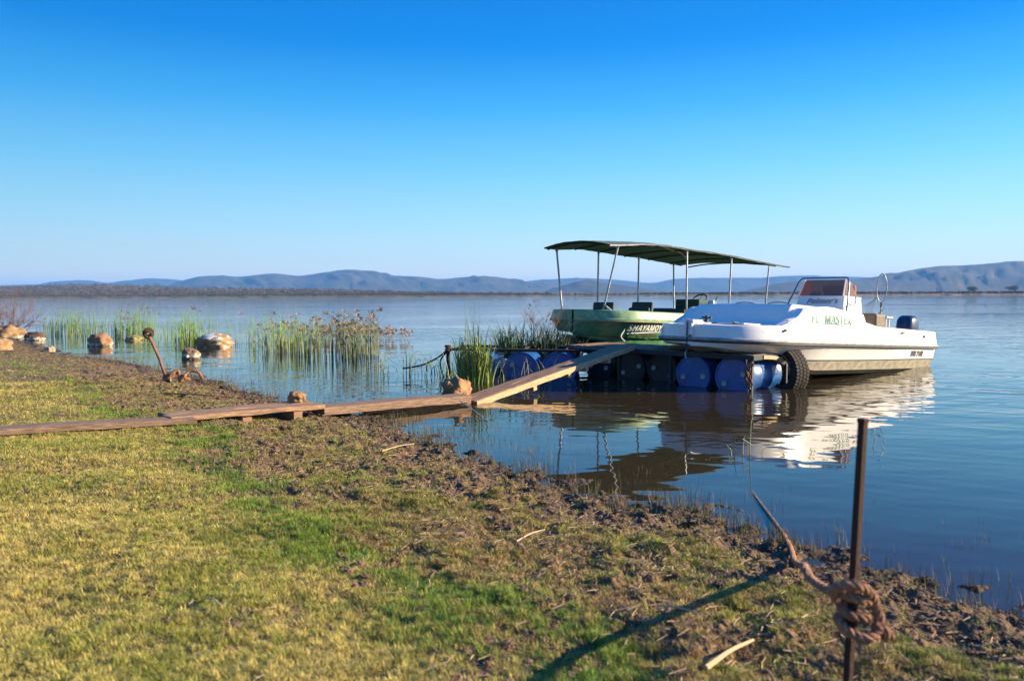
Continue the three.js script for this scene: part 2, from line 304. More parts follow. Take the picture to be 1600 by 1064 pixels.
{ // low plain along the far shore
  const pos = [], col = [], idx = [], m = 9;
  for (let i = 0; i <= 500; i++) { const px = -700 + i * 6; for (let j = 0; j < m; j++) { const d = [845, 848, 853, 862, 900, 1000, 1400, 2200, 4200][j] + (j < 5 ? fbm(px * .02, 3, 3) * 26 : 0), y = [-1.5, -.1, .7, 1.1, 1.6, 2.4, 4, 7, 12][j] * (j > 1 ? 1 + .3 * fbm(px * .1, j, 2) : 1); pos.push((px - 800) / 1245 * d, y, -d); const c = j < 4 ? mix3(mix3([.075, .07, .035], [.10, .075, .045], clamp(.5 + fbm(px * .07, j, 3))), [.16, .085, .06], smooth(1150, 1350, px) * .8) : mix3([.07, .06, .03], [.12, .095, .055], clamp(.5 + fbm(px * .09, j * 3, 3))); col.push(...c); } }
  for (let i = 0; i < 500; i++) for (let j = 0; j < m - 1; j++) { const a = i * m + j; idx.push(a, a + 1, a + m, a + 1, a + m + 1, a + m); }
  const g = new THREE.BufferGeometry(); g.setAttribute('position', new THREE.Float32BufferAttribute(pos, 3)); g.setAttribute('color', new THREE.Float32BufferAttribute(col, 3)); g.setIndex(idx); g.computeVertexNormals();
  tag(mesh('far_shore', g, M.hill), 'low far shore plain with a reddish bank', 'shore', null, 'structure');
}
function shrubGeo(leaves, tall) { // many leaf-clump faces through an uneven crown, base at 0, about 1 high
  const list = [];
  for (let i = 0; i < leaves; i++) {
    const a = rnd() * 6.283, q = Math.sqrt(rnd()), y = rr(.12, 1), w = .55 * Math.sqrt(Math.max(.05, 1 - Math.pow((y - .55) / .55, 2))) * tall;
    const c = V(Math.cos(a) * q * w, y, Math.sin(a) * q * w), s = rr(.09, .2);
    const tri = new THREE.BufferGeometry(), p = []; for (let k = 0; k < 6; k++) { p.push(c.x + rr(-s, s), c.y + rr(-s, s) * .7, c.z + rr(-s, s)); } tri.setAttribute('position', new THREE.Float32BufferAttribute(p, 3)); tri.computeVertexNormals(); tri.setAttribute('uv', new THREE.BufferAttribute(new Float32Array(12), 2)); // six corners: two faces
    list.push(tri);
  }
  return mergeGeometries(list);
}
function scatter(name, label, category, geo, mat, items) { // stuff nobody could count: items [matrix, colour]
  const im = new THREE.InstancedMesh(geo, mat, items.length); im.name = numbered(name); im.castShadow = im.receiveShadow = true;
  items.forEach(([m, c], i) => { im.setMatrixAt(i, m); im.setColorAt(i, c); }); scene.add(im); return tag(im, label, category, null, 'stuff');
}
const M4 = (pos, ry, s, sy, rx = 0, rz = 0) => new THREE.Matrix4().compose(pos, new THREE.Quaternion().setFromEuler(new THREE.Euler(rx, ry, rz, 'YXZ')), V(s, sy ?? s, s));
{
  const g = shrubGeo(46, 1.15), a = [], b = [];
  const sh = [[-700, 462], [-300, 455], [-150, 450], [0, 447.5], [60, 446.5], [110, 444.5], [160, 444], [220, 446], [300, 449.5], [420, 451], [480, 451.5], [600, 455], [700, 457.5], [800, 459.5], [900, 461]];
  for (let i = 0; i < 9000; i++) {
    const px = rr(-120, 860), v = -Math.pow(rnd(), .8), dist = 1500 + v * 560, top = interpC(sh, px), h = Math.max(0, (HOR(px) - top) / 1245 * 1500 + EYE);
    const y = h * Math.pow(1 + v, 1.25) * .98, s = rr(1.2, 3.6) * (rnd() < .05 ? 1.6 : 1), t = rnd(), gr = rnd() < .32;
    a.push([M4(V((px - 800) / 1245 * dist, Math.max(.6, y) - .4, -dist), rnd() * 6.28, s * 1.12, s), gr ? rgb(.045 + .03 * t, .06 + .03 * t, .022) : rgb(.075 + .06 * t, .052 + .045 * t, .034 + .025 * t)]);
  }
  for (let i = 0; i < 5200; i++) {
    const px = rr(-100, 1700), dist = 866 + Math.pow(rnd(), 2) * 520, s = rr(1.0, 2.6) * (px > 1000 ? 1.35 : 1), t = rnd();
    b.push([M4(V((px - 800) / 1245 * dist, 1.0, -dist), rnd() * 6.28, s * 1.3, s), rnd() < .6 ? rgb(.035 + .03 * t, .05 + .03 * t, .018) : rgb(.07 + .05 * t, .05 + .035 * t, .03)]);
  }
  scatter('hill_scrub', 'dense brown and olive scrub covering the low left hill', 'scrub', g, M.bush, a);
  scatter('shoreline_scrub', 'thin dark line of scrub along the far shore', 'scrub', g, M.bush, b);
}
function farTree(px, d, h, w, label) {
  const t = thing('shore_tree', label, 'tree', V((px - 800) / 1245 * d, 1.0, -d), 'trees on the far right shore');
  const trunk = [sweep([V(0, -.4, 0), V(.1, h * .25, 0), V(-.1, h * .5, .1)], q => .28 * (1 - q * .5), 7)];
  for (let k = 0; k < 6; k++) { const a = k * 1.05; trunk.push(sweep([V(0, h * .22, 0), V(Math.cos(a) * w * .2, h * .45, Math.sin(a) * w * .2), V(Math.cos(a) * w * .42, h * .68, Math.sin(a) * w * .42)], q => .13 * (1 - q * .7), 5)); }
  mesh('trunk', merged(trunk), std({ color: rgb(.09, .07, .05), roughness: 1 }), t);
  const p = [], col = []; const lobes = []; for (let k = 0; k < 15; k++) { const a = rnd() * 6.28, q = Math.sqrt(rnd()); lobes.push([Math.cos(a) * q * w * .38, h * rr(.45, .85), Math.sin(a) * q * w * .38, rr(.16, .27) * w]); }
  for (let i = 0; i < 5200; i++) { const l = lobes[i % 15], u = V(rr(-1, 1), rr(-1, 1), rr(-1, 1)); if (u.length() > 1) continue; u.multiplyScalar(l[3]); u.y *= .62; const c = V(l[0], l[1], l[2]).add(u), s = .34, g = rnd(); for (let k = 0; k < 3; k++) { p.push(c.x + rr(-s, s), c.y + rr(-s, s), c.z + rr(-s, s)); col.push(.035 + .03 * g, .05 + .03 * g, .016); } }
  const g = new THREE.BufferGeometry(); g.setAttribute('position', new THREE.Float32BufferAttribute(p, 3)); g.setAttribute('color', new THREE.Float32BufferAttribute(col, 3)); g.computeVertexNormals(); mesh('crown', g, M.leaf, t);
}
farTree(1520, 880, 8.5, 14, 'rounded dark green tree standing alone on the far right shore');
farTree(1580, 890, 10, 16, 'broad dark green tree at the right edge of the far shore');
farTree(1612, 900, 8, 14, 'dark green tree cut off by the right edge, beyond the broad tree');
// ---------------------------------------------------------------- rust post and heavy rope (foreground right)
function ropeGeo(pts, R, n, turns, fuzz = 0) { // three twisted strands along a smooth line
  const c = new THREE.CatmullRomCurve3(pts), L = c.getLength(), fr = c.computeFrenetFrames(n, false), list = [];
  for (let k = 0; k < 3; k++) {
    const q = []; for (let i = 0; i <= n; i++) { const p = c.getPointAt(i / n), a = k * 2.0944 + turns * L * 6.283 * i / n; q.push(p.clone().addScaledVector(fr.normals[i], Math.cos(a) * R * .5).addScaledVector(fr.binormals[i], Math.sin(a) * R * .5)); }
    list.push(sweep(q, R * .56, 6));
  }
  for (let i = 0; i < fuzz; i++) { const t = rnd(), p = c.getPointAt(t), u = V(rr(-1, 1), rr(-1, 1), rr(-1, 1)).normalize(); list.push(sweep([p.clone().addScaledVector(u, R * .8), p.clone().addScaledVector(u, R * 1.5).add(V(rr(-1, 1) * R * .4, rr(-1, 1) * R * .4, rr(-1, 1) * R * .4))], R * .035, 3, false)); }
  return merged(list);
}
const postBase = P(.944, groundY(.944, 2.2), 2.2);
{
  const t = thing('iron_post', 'tall rusty square iron post driven into the near shore, rope knotted round it', 'post', postBase);
  const g = rbox(.021, 1.35, .021, .003); g.translate(0, .225, 0);
  mesh('shaft', g, std({ color: rgb(.085, .036, .022), map: tDirt, roughness: .9, bumpMap: tGrain, bumpScale: .003 }), t);
  const cap = rbox(.026, .014, .026, .005); cap.translate(0, .902, 0); mesh('hammered_head', cap, M.rust, t);
  t.rotation.set(.0, .5, -.055);
  const top = postBase.y;
  const k = thing('mooring_rope', 'thick frayed brown rope knotted to the iron post and running into the water', 'rope', V(0, 0, 0));
  const kx = .966, kd = 2.2, ky = .475, R = .0148;
  const K = (a, r, y, dx = 0) => P(kx + dx + Math.cos(a) * r, ky + y, kd + Math.sin(a) * r);
  const wraps = [];
  for (let i = 0; i <= 26; i++) wraps.push(K(2.6 + i * .52, .036 + .004 * Math.sin(i), .045 - i * .0042));
  mesh('knot', ropeGeo(wraps, R, 150, 16, 160), M.ropeTan, k);
  mesh('knot', ropeGeo([K(2.9, .05, .01), K(3.4, .07, .055), K(4.2, .055, .075), K(5.3, .04, .05), K(6.1, .055, .0), K(6.0, .065, -.05), K(5.0, .055, -.075), K(3.9, .05, -.06), K(3.1, .055, -.03)], R, 100, 16, 120), M.ropeTan, k);
  mesh('frayed_end', ropeGeo([K(5.7, .05, -.045), K(5.9, .075, -.06), K(6.0, .09, -.085)], R * 1.1, 24, 12, 160), M.ropeTan, k);
  const wy = (x, d, e = .016) => P(x, groundY(x, d) + e, d);
  const wet0 = wy(1.49, 4.3, .02); if (wet0.y < .006) wet0.y = .006;
  const line = [K(3.0, .055, .03), P(.925, .47, 2.40), P(.985, .425, 2.62), P(1.12, .31, 3.0), P(1.255, .17, 3.42), wy(1.36, 3.78, .035), wy(1.43, 4.02, .024), wet0, P(1.55, .006, 4.65), P(1.6, .0, 5.05), P(1.66, -.012, 5.5), P(1.8, -.05, 6.6), P(2.1, -.2, 8.2)];
  mesh('line', ropeGeo(line.slice(0, 8), R * .95, 260, 11, 200), M.ropeTan, k);
  mesh('wet_line', ropeGeo(line.slice(7), R * .9, 160, 11), M.ropeWet, k);
}
// ---------------------------------------------------------------- planks
function plankGeo(L, w, t, u0 = rnd()) { // along +x from 0, top at y = 0
  const nx = Math.max(6, Math.round(L / .12)), ring = [[-w / 2, -t], [-w / 2, -.006], [-w / 2 + .006, 0], [-w / 6, 0], [w / 6, 0], [w / 2 - .006, 0], [w / 2, -.006], [w / 2, -t]], rows = [];
  for (let i = 0; i <= nx; i++) { const x = L * i / nx, sag = fbm(x * 1.1, u0 * 40, 2) * .012, e = (a, b) => fbm(x * 3 + a * 9, b * 30 + u0 * 7, 3) * .006; rows.push(ring.map(([z, y], k) => V(x + ((i === 0 || i === nx) ? fbm(z * 20, u0 * 9, 3) * .02 : 0), y + sag + e(k, 1), z + e(k, 2)))); }
  const g0 = grid(rows, true, .6), p = g0.attributes.position, uv = g0.attributes.uv, nn = g0.attributes.normal;
  for (let i = 0; i < p.count; i++) { const side = Math.abs(nn.getZ(i)) > .75; uv.setXY(i, (side ? p.getY(i) + .4 : p.getZ(i)) / .32 + u0, p.getX(i) / 1.3 + u0 * 3); }
  const ends = [0, nx].map(i => { const sh = [], r = rows[i]; for (let k = 1; k < r.length - 1; k++) sh.push(r[0].x, r[0].y, r[0].z, r[k].x, r[k].y, r[k].z, r[k + 1].x, r[k + 1].y, r[k + 1].z); const g = new THREE.BufferGeometry(); g.setAttribute('position', new THREE.Float32BufferAttribute(sh, 3)); g.computeVertexNormals(); return g; });
  return merged([g0, ...ends]);
}
function layPlank(o, a, b) { // put a thing's +x axis from point a towards b
  o.position.copy(a); const v = V(0, 0, 0).subVectors(b, a); o.rotation.order = 'YZX'; o.rotation.y = Math.atan2(-v.z, v.x); o.rotation.z = Math.atan2(v.y, Math.hypot(v.x, v.z)); return v.length();
}
function plank(name, label, a, b, w, t, mat, group) { const m = mesh(name, new THREE.BufferGeometry(), mat); const L = layPlank(m, a, b); m.geometry = plankGeo(L, w, t); return tag(m, label, 'plank', group); }
const gy = (x, d, e) => P(x, groundY(x, d) + e, d);
const PG = 'planks of the walkway to the pontoon';
{
  const a = gy(-6.1, 5.7, .055), b = gy(-3.0, 7.45, .075);
  plank('walkway_plank', 'long brown plank lying on the lawn at the left edge', a, b, .24, .05, M.woodGrey, PG);
  const c = P(-3.22, .235, 7.38), d = P(-2.06, .20, 8.5);
  plank('walkway_plank', 'short plank with bright front edge, nearest of the pair at the muddy edge', c, d, .21, .045, M.wood, PG);
  const e = P(-3.36, .232, 7.6), f = P(-2.24, .20, 8.68);
  plank('walkway_plank', 'short plank behind the nearest one of the pair, clod on its end', e, f, .21, .045, M.wood, PG);
  for (const [x, dd, l] of [[-2.78, 7.98, 'square wooden block under the middle of the paired planks'], [-2.38, 8.36, 'square wooden block under the water end of the paired planks']]) {
    const g = rbox(.1, .12, .46, .006), m = mesh('support_block', g, M.wood); m.position.copy(P(x, .095, dd)); m.rotation.y = .77; tag(m, l, 'block', 'blocks under the paired planks');
  }
  plank('walkway_plank', 'thick plank bridging the shallow water up to the brown boulder', P(-2.1, .165, 8.56), P(-.60, .115, 9.92), .29, .085, M.woodGrey, PG);
  const s = mesh('support_plank', plankGeo(1.5, .2, .05), M.woodGrey); layPlank(s, P(-1.72, .07, 9.07), P(-.54, .03, 9.97)); s.geometry = plankGeo(1.45, .2, .06); tag(s, 'dark half sunken plank under the thick bridging plank', 'plank');
}
{
  const t = thing('gangplank', 'sloping timber gangplank rising from the water to the pontoon deck', 'gangplank', V(0, 0, 0));
  const a = P(-.60, .03, 9.98), b = P(1.80, .565, 12.62), L = layPlank(t, a, b);
  mesh('board', plankGeo(L, .17, .042, .13), M.wood, t).position.z = -.088;
  mesh('board', plankGeo(L * .985, .17, .042, .57), M.wood, t).position.set(.02, .002, .088);
  const e = plankGeo(L * .99, .028, .075, .3); mesh('edge_batten', e, M.woodNew, t).position.set(.02, .004, .19);
  for (const x of [.34, .57, .69, .86]) { const g = rbox(.075, .085, .37, .005); const m = mesh('cleat', g, M.woodNew, t); m.position.set(L * x * .93, -.092, .01); }
}
// ---------------------------------------------------------------- rocks
function rockGeo(rx, ry, rz, seedv, rough = .27, detail = 5, colf) {
  let g = new THREE.IcosahedronGeometry(1, detail); g = mergeVertices(g.deleteAttribute('uv').deleteAttribute('normal'));
  const p = g.attributes.position;
  for (let i = 0; i < p.count; i++) { const v = V(p.getX(i), p.getY(i), p.getZ(i)); const k = 1 + rough * 1.4 * fbm3(v.x * 1.1 + seedv, v.y * 1.1, v.z * 1.1, 2) + rough * .6 * fbm3(v.x * 3.5, v.y * 3.5 + seedv, v.z * 3.5, 3); const sq = Math.pow(Math.pow(Math.abs(v.x), 3) + Math.pow(Math.abs(v.y), 3) + Math.pow(Math.abs(v.z), 3), -1 / 3) * .6 + .4; p.setXYZ(i, v.x * k * rx * sq, v.y * k * ry * sq, v.z * k * rz * sq); }
  g.computeVertexNormals(); colored(g, colf);
  const uv = new Float32Array(p.count * 2); for (let i = 0; i < p.count; i++) { uv[i * 2] = (p.getX(i) + p.getZ(i) * .6) * .9; uv[i * 2 + 1] = (p.getY(i) + p.getZ(i) * .5) * .9; } g.setAttribute('uv', new THREE.BufferAttribute(uv, 2));
  return g;
}
function rock(name, label, x, y, d, rx, ry, rz, o = {}) {
  const s = rnd() * 100, base = o.base || [.34, .22, .11], alt = o.alt || [.20, .12, .065];
  const m = mesh(name, rockGeo(rx, ry, rz, s, o.rough, 5, (px, py, pz) => {
    let c = mix3(base, alt, clamp(.5 + fbm3(px * 5 / rx * .3 + s, py * 6, pz * 5, 4) * 1.2));
    if (o.line !== undefined) { const h = py + y - o.line + .03 * n3(px * 6, 3, pz * 6) + .02 * n3(px * 17, py * 9, pz * 17); if (Math.abs(h) < (o.lineW || .024)) c = mix3(c, [.56, .52, .42], .8); else if (h < 0) c = mix3(c, [.09, .085, .045], .55); }
    if (o.lime) { const st = fbm3(px * 4 + 2, py * 1.2, pz * 9, 3); if (py > ry * .1 && st > .17 && Math.abs(px - o.lime) < .55) c = mix3(c, [.68, .66, .62], smooth(.17, .24, st)); if (py > ry * .6 && Math.abs(px + .12 - pz * .3) < .1 + .05 * st) c = [.66, .64, .6]; }
    return c;
  }), M.rock);
  m.position.copy(P(x, y, d)); m.rotation.y = o.turn || 0; return tag(m, label, 'rock', o.group);
}
const RG = 'boulders standing in the shallows';
rock('shore_boulder', 'large tan boulder with a pale waterline at the left edge', -16.7, .12, 26.3, .48, .30, .38, { line: .03, group: RG });
rock('shore_boulder', 'dark topped boulder with a white waterline, right of the tan one', -14.95, .07, 24.9, .27, .19, .24, { line: .06, base: [.14, .085, .05], alt: [.07, .045, .03], group: RG });
rock('shore_boulder', 'small pale stone in the shallows near the left bank', -11.35, .03, 19.5, .11, .12, .1, { base: [.42, .36, .26], group: RG });
rock('shore_boulder', 'rounded brown boulder with a white waterline, alone before the reeds', -11.35, .11, 21.9, .28, .23, .24, { line: .06, base: [.33, .17, .09], group: RG });
rock('shore_boulder', 'flat mossy stone between two reed clumps', -11.75, .03, 24.7, .22, .12, .2, { base: [.30, .24, .11], alt: [.14, .14, .05], group: RG });
rock('shore_boulder', 'biggest boulder, golden brown and streaked with white droppings', -7.98, .09, 21.3, .45, .25, .36, { lime: .25, line: .0, base: [.38, .23, .09], group: RG, rough: .2 });
rock('shore_boulder', 'small banded boulder in front of the streaked biggest one', -6.92, .06, 17.1, .19, .17, .17, { line: .08, base: [.27, .15, .09], group: RG });
rock('shore_boulder', 'orange brown boulder on the grass cut by the left edge', -12.25, .14, 18.9, .32, .22, .25, { base: [.40, .24, .11] });
rock('earth_boulder', 'rough brown earthen boulder at the foot of the gangplank', -.72, .095, 10.24, .17, .19, .17, { base: [.36, .20, .085], alt: [.19, .10, .05], rough: .34 });
rock('earth_clod', 'small brown clod resting on the end of the paired planks', -2.34, .25, 8.6, .085, .065, .08, { base: [.30, .17, .08], alt: [.18, .10, .05], rough: .34 });
// ---------------------------------------------------------------- leaning stake and rope
{
  const b = gy(-5.2, 12.0, 0), t = thing('mooring_stake', 'rusty iron stake with a ring head leaning to the left by the water', 'stake', b);
  mesh('shaft', sweep([V(.02, -.15, 0), V(-.13, .35, .02), V(-.255, .66, .03)], .024, 8), M.rustLight, t);
  const ring = new THREE.TorusGeometry(.062, .026, 9, 20); ring.rotateY(.9); ring.translate(-.275, .72, .03); mesh('ring', ring, M.rustDark, t);
  const inner = new THREE.TorusGeometry(.042, .018, 8, 16); inner.rotateY(.3); inner.rotateX(.7); inner.translate(-.262, .715, .06); mesh('shackle', inner, M.rust, t);
  const k = thing('coiled_rope', 'orange brown rope bunched in loose loops beside the leaning stake', 'rope', b), pts = [];
  for (const [x, y, z] of [[0, .06, .02], [.02, .03, .1], [.09, .04, .13], [.14, .13, .08], [.21, .17, .04], [.25, .09, .05], [.27, .0, .1], [.34, -.01, .16], [.40, .05, .13], [.38, .09, .07], [.44, .14, .03], [.54, .16, .02], [.63, .13, .03], [.70, .05, .06], [.76, .01, .1]]) pts.push(V(x, y + .02, z));
  pts.forEach(p => { p.x *= .74; p.y = p.y * .8 + .005; });
  mesh('strand', ropeGeo(pts, .023, 170, 12, 200), M.ropeOrange, k);
  mesh('strand', ropeGeo([V(.02, .1, .03), V(-.04, .06, .06), V(-.03, .03, .1), V(.06, .05, .12), V(.12, .10, .1), V(.10, .13, .05), V(.17, .1, .02), V(.24, .04, .05), V(.22, .03, .12), V(.3, .05, .15), V(.36, .03, .1)], .021, 120, 12, 160), M.ropeOrange, k);
  mesh('loose_end', ropeGeo([V(.08, .03, .12), V(.14, .012, .25), V(.22, .01, .36)], .007, 30, 12), std({ color: rgb(.5, .42, .26), roughness: 1 }), k);
}
// ---------------------------------------------------------------- pontoon: yaw frame, x runs back from the front edge, z towards the camera side
const YAW = Math.atan2(.694, .72);
function drum(parent, x, y, z, mat, rot = 0) { // lying drum, axis along x, front end at x
  const prof = []; for (const [r, l] of [[0, 0], [.255, 0], [.26, -.012], [.283, -.014], [.29, 0], [.292, .02], [.284, .04], [.284, .27], [.293, .285], [.293, .305], [.284, .32], [.284, .57], [.293, .585], [.293, .605], [.284, .62], [.284, .84], [.292, .87], [.285, .885], [.26, .88], [0, .875]]) prof.push(new THREE.Vector2(r, l));
  const g = toCreasedNormals(new THREE.LatheGeometry(prof, 40), .6); g.rotateZ(-Math.PI / 2); g.rotateX(rot);
  const m = mesh('barrel', g, mat, parent); m.position.set(x, y, z);
  for (const [a, rr_] of [[2.75, .17], [5.55, .17]]) { const q = a + rot, b = toCreasedNormals(new THREE.LatheGeometry([[0, .0], [.012, .0], [.014, .01], [.026, .012], [.03, .02], [.036, .02], [.04, 0]].map(v => new THREE.Vector2(v[0], -v[1])), 20), .6); b.rotateZ(-Math.PI / 2); const s = mesh('bung', b, M.bung, m); s.position.set(-.002, Math.sin(q) * rr_, Math.cos(q) * rr_ * -1); }
  return m;
}
const DECK = .50;
{
  const t = thing('floating_pontoon', 'dark framed floating pontoon on blue barrels carrying both boat bows', 'pontoon', P(3.34, 0, 10.98));
  t.rotation.y = YAW;
  const Wd = 3.5, Dp = 1.05;
  // angle-iron front edge with punched holes
  const edge = (len, at, turn) => { const list = [rbox(len, .062, .008, .002)]; const f = rbox(len, .008, .05, .002); f.translate(0, .031, -.024); list.push(f); const m = mesh('frame_rail', merged(list), M.frame, t); m.position.copy(at); m.rotation.y = turn; return m; };
  const front = edge(Wd, V(-.005, DECK - .035, -Wd / 2), -Math.PI / 2);
  for (let i = 0; i < 46; i++) { const g = new THREE.CylinderGeometry(.009, .009, .003, 8); g.rotateX(Math.PI / 2); const h = mesh('bolt_head', g, M.galv, front); h.position.set(-Wd / 2 + .05 + i * .031, .012, .0055); }
  edge(Wd, V(Dp, DECK - .035, -Wd / 2), Math.PI / 2); edge(Dp, V(Dp / 2, DECK - .035, .004), 0); edge(Dp, V(Dp / 2, DECK - .035, -Wd - .004), Math.PI);
  const bg = [plankGeo(Dp - .02, .162, .03, .2), plankGeo(Dp - .02, .162, .03, .7)];
  for (let i = 0; i < 20; i++) { const m = mesh('deck_board', bg[i % 2], M.woodGrey, t); m.position.set(.012, DECK + .008 + rnd() * .004, -.09 - i * .1735); }
  for (const z of [-.04, -1.38, -2.36, -3.44]) { const g = rbox(.045, DECK + .02, .045, .004); const m = mesh('frame_leg', g, M.frame, t); m.position.set(.02, DECK / 2 - .07, z); }
  for (const z of [-.04, -3.44]) { const g = rbox(.045, DECK + .02, .045, .004); const m = mesh('frame_leg', g, M.frame, t); m.position.set(Dp - .04, DECK / 2 - .07, z); }
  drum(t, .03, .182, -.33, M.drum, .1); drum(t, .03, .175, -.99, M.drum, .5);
  drum(t, .3, .17, -1.72, M.drumShaded, .9); drum(t, .32, .17, -2.36, M.drumShaded, .2); drum(t, .3, .17, -3.02, M.drumShaded, .6);  // set-back drums coloured near-black to paint the shade beneath the deck
  // rust chain lashing on the right leg
  const ch = []; for (let i = 0; i < 13; i++) { const l = new THREE.TorusGeometry(.026, .009, 6, 12); l.scale(1, 1.35, 1); l.rotateZ(i * 1.3 + .4); l.rotateY(i * 1.57 + .3); l.translate(rr(-.03, .02), DECK - .09 - i * .028, rr(-.03, .03)); ch.push(l); }
  const c = mesh('chain', merged(ch), M.rustLight, t); c.position.set(-.035, 0, -.05);
}
{
  const t = thing('floating_pontoon', 'low left pontoon section of blue barrels under a rusty rail, plants behind it', 'pontoon', P(1.12, 0, 12.95));
  t.rotation.y = Math.PI / 2 - .16;                        // +x runs back, -z to the left
  const Wd = 2.22;
  const r = mesh('rail_pipe', sweep([V(0, .44, 0), V(0, .445, -1.1), V(0, .455, -Wd)], .024, 8), M.rustDark, t);
  mesh('rail_pipe', sweep([V(.92, .44, 0), V(.92, .45, -Wd)], .024, 8), M.rustDark, t);
  for (const z of [-.25, -.95, -1.65, -2.15]) mesh('cross_bar', sweep([V(0, .45, z), V(.92, .45, z)], .018, 6), M.rustDark, t);
  const p = mesh('corner_post', sweep([V(0, -.12, -Wd), V(0, .5, -Wd)], .034, 8), M.rustDark, t);
  drum(t, .03, .13, -.36, M.drum, .3); drum(t, .03, .13, -.99, M.drum, 1.2); drum(t, .04, .13, -1.68, M.drum, .1);
  const kn = []; for (let i = 0; i < 4; i++) { const l = new THREE.TorusGeometry(.045, .014, 7, 16); l.rotateX(Math.PI / 2 + rr(-.4, .4)); l.translate(0, .44 + i * .024, -Wd); kn.push(l); }
  mesh('lashing', merged(kn), M.rust, t);
  const q = []; for (let i = 0; i < 9; i++) q.push(sweep([V(-.01, .40 - i * .028, -1.27), V(-.025, .385 - i * .028, -1.42)], .006, 4)); mesh('white_lacing', merged(q), M.ropeWhite, t);
  mesh('hanging_line', merged([sweep(curve([V(0, .46, -Wd), V(-.05, .34, -Wd - .13), V(-.1, .2, -Wd - .4), V(-.12, .13, -Wd - .75)], 14), .014, 6), sweep(curve([V(-.02, .44, -Wd), V(-.06, .25, -Wd - .12), V(-.08, -.02, -Wd - .05), V(-.08, -.1, -Wd + .02)], 14), .014, 6)]), M.rustDark, t);
}
// ---------------------------------------------------------------- tyre fender
{
  const t = thing('tyre_fender', 'worn treaded tyre hanging as a fender between barrels and white boat', 'tyre', P(4.02, .22, 11.6)), R = .335, W = .27;
  t.rotation.y = Math.atan2(.37, .93);
  const prof = [[.19, -.10], [.2, -.115], [.25, -.135], [.30, -.13], [R - .008, -.1], [R, -.07], [R, .07], [R - .008, .1], [.30, .13], [.25, .135], [.2, .115], [.19, .10], [.2, .09], [.26, .11], [.305, .08], [.31, 0], [.305, -.08], [.26, -.11], [.2, -.09], [.19, -.10]].map(v => new THREE.Vector2(v[0], v[1]));
  const g = new THREE.LatheGeometry(prof, 56); g.rotateZ(-Math.PI / 2); mesh('carcass', toCreasedNormals(g, .7), M.rubber, t);
  const bl = []; for (let i = 0; i < 40; i++) for (const [x, o, w] of [[-.088, 0, .05], [-.03, .5, .048], [.03, 0, .048], [.088, .5, .05]]) { const b = rbox(w, .014, .036, .003); b.rotateY(x < 0 ? .35 : -.35); b.translate(x, R - Math.abs(x) * .03, 0); b.rotateX((i + o) / 40 * 6.283); bl.push(b); }
  const tr = mesh('tread', merged(bl), M.rubberDust, t);
  const lash = sweep(curve([V(-.2, .30, .06), V(-.06, .352, .1), V(.06, .356, .06), V(.15, .29, .12), V(.15, .1, .1), V(-.15, .16, .22), V(-.17, .27, .1)], 40), .007, 5); mesh('lashing', lash, M.ropeTan, t);
  const s = mesh('wooden_bar', plankGeo(.62, .06, .05), M.woodNew); layPlank(s, P(3.52, .495, 11.16), P(3.98, .44, 11.58)); tag(s, 'short pale wooden bar reaching from the pontoon corner to the tyre', 'bar');
}
// ---------------------------------------------------------------- boats: local x from bow to stern, y up from the rub rail, z to port
const font = await new FontLoader().loadAsync('fonts/droid/droid_sans_bold.typeface.json');
const serif = await new FontLoader().loadAsync('fonts/droid/droid_serif_regular.typeface.json');
function loft(stations, prof, crease = .5) { // prof(s) = [[z, y], ...] from port rail over to the centre; mirrored
  return grid(stations.map(s => { const h = prof(s), r = h.map(([z, y]) => V(s, y, z)); for (let i = h.length - 2; i >= 0; i--) r.push(V(s, h[i][1], -h[i][0])); return r; }), false, crease);
}
function cap(s, outline) { const c = outline.reduce((a, q) => [a[0] + q[0] / outline.length, a[1] + q[1] / outline.length], [0, 0]), p = []; for (let i = 0; i < outline.length; i++) { const a = outline[i], b = outline[(i + 1) % outline.length]; p.push(s, c[1], c[0], s, a[1], a[0], s, b[1], b[0]); } const g = new THREE.BufferGeometry(); g.setAttribute('position', new THREE.Float32BufferAttribute(p, 3)); g.computeVertexNormals(); return g; }
function wrapText(str, f, size, depth, s0, y0, zOf, o = {}) { // flat lettering bent onto the port side; reads towards the stern
  const g = new TextGeometry(str, { font: f, size, depth, curveSegments: 5, bevelEnabled: false }), p = g.attributes.position;
  for (let i = 0; i < p.count; i++) { const x = p.getX(i) * (o.stretch || 1) + p.getY(i) * (o.slant || 0), y = p.getY(i), s = s0 + x, yy = y0 + y + x * (o.rise || 0); p.setXYZ(i, s, yy, zOf(s, yy) + .002 + p.getZ(i)); }
  g.computeVertexNormals(); return g;
}
const stationsOf = (L, n, extra = []) => { const a = [0, .012, .03, .06, .1, .15, .21, .28, .36, .46, .58, .7, .85, 1, 1.12, 1.3, 1.5]; for (let s = 1.75; s < L; s += .25) a.push(s); a.push(L, ...extra); return [...new Set(a)].sort((x, y) => x - y); };

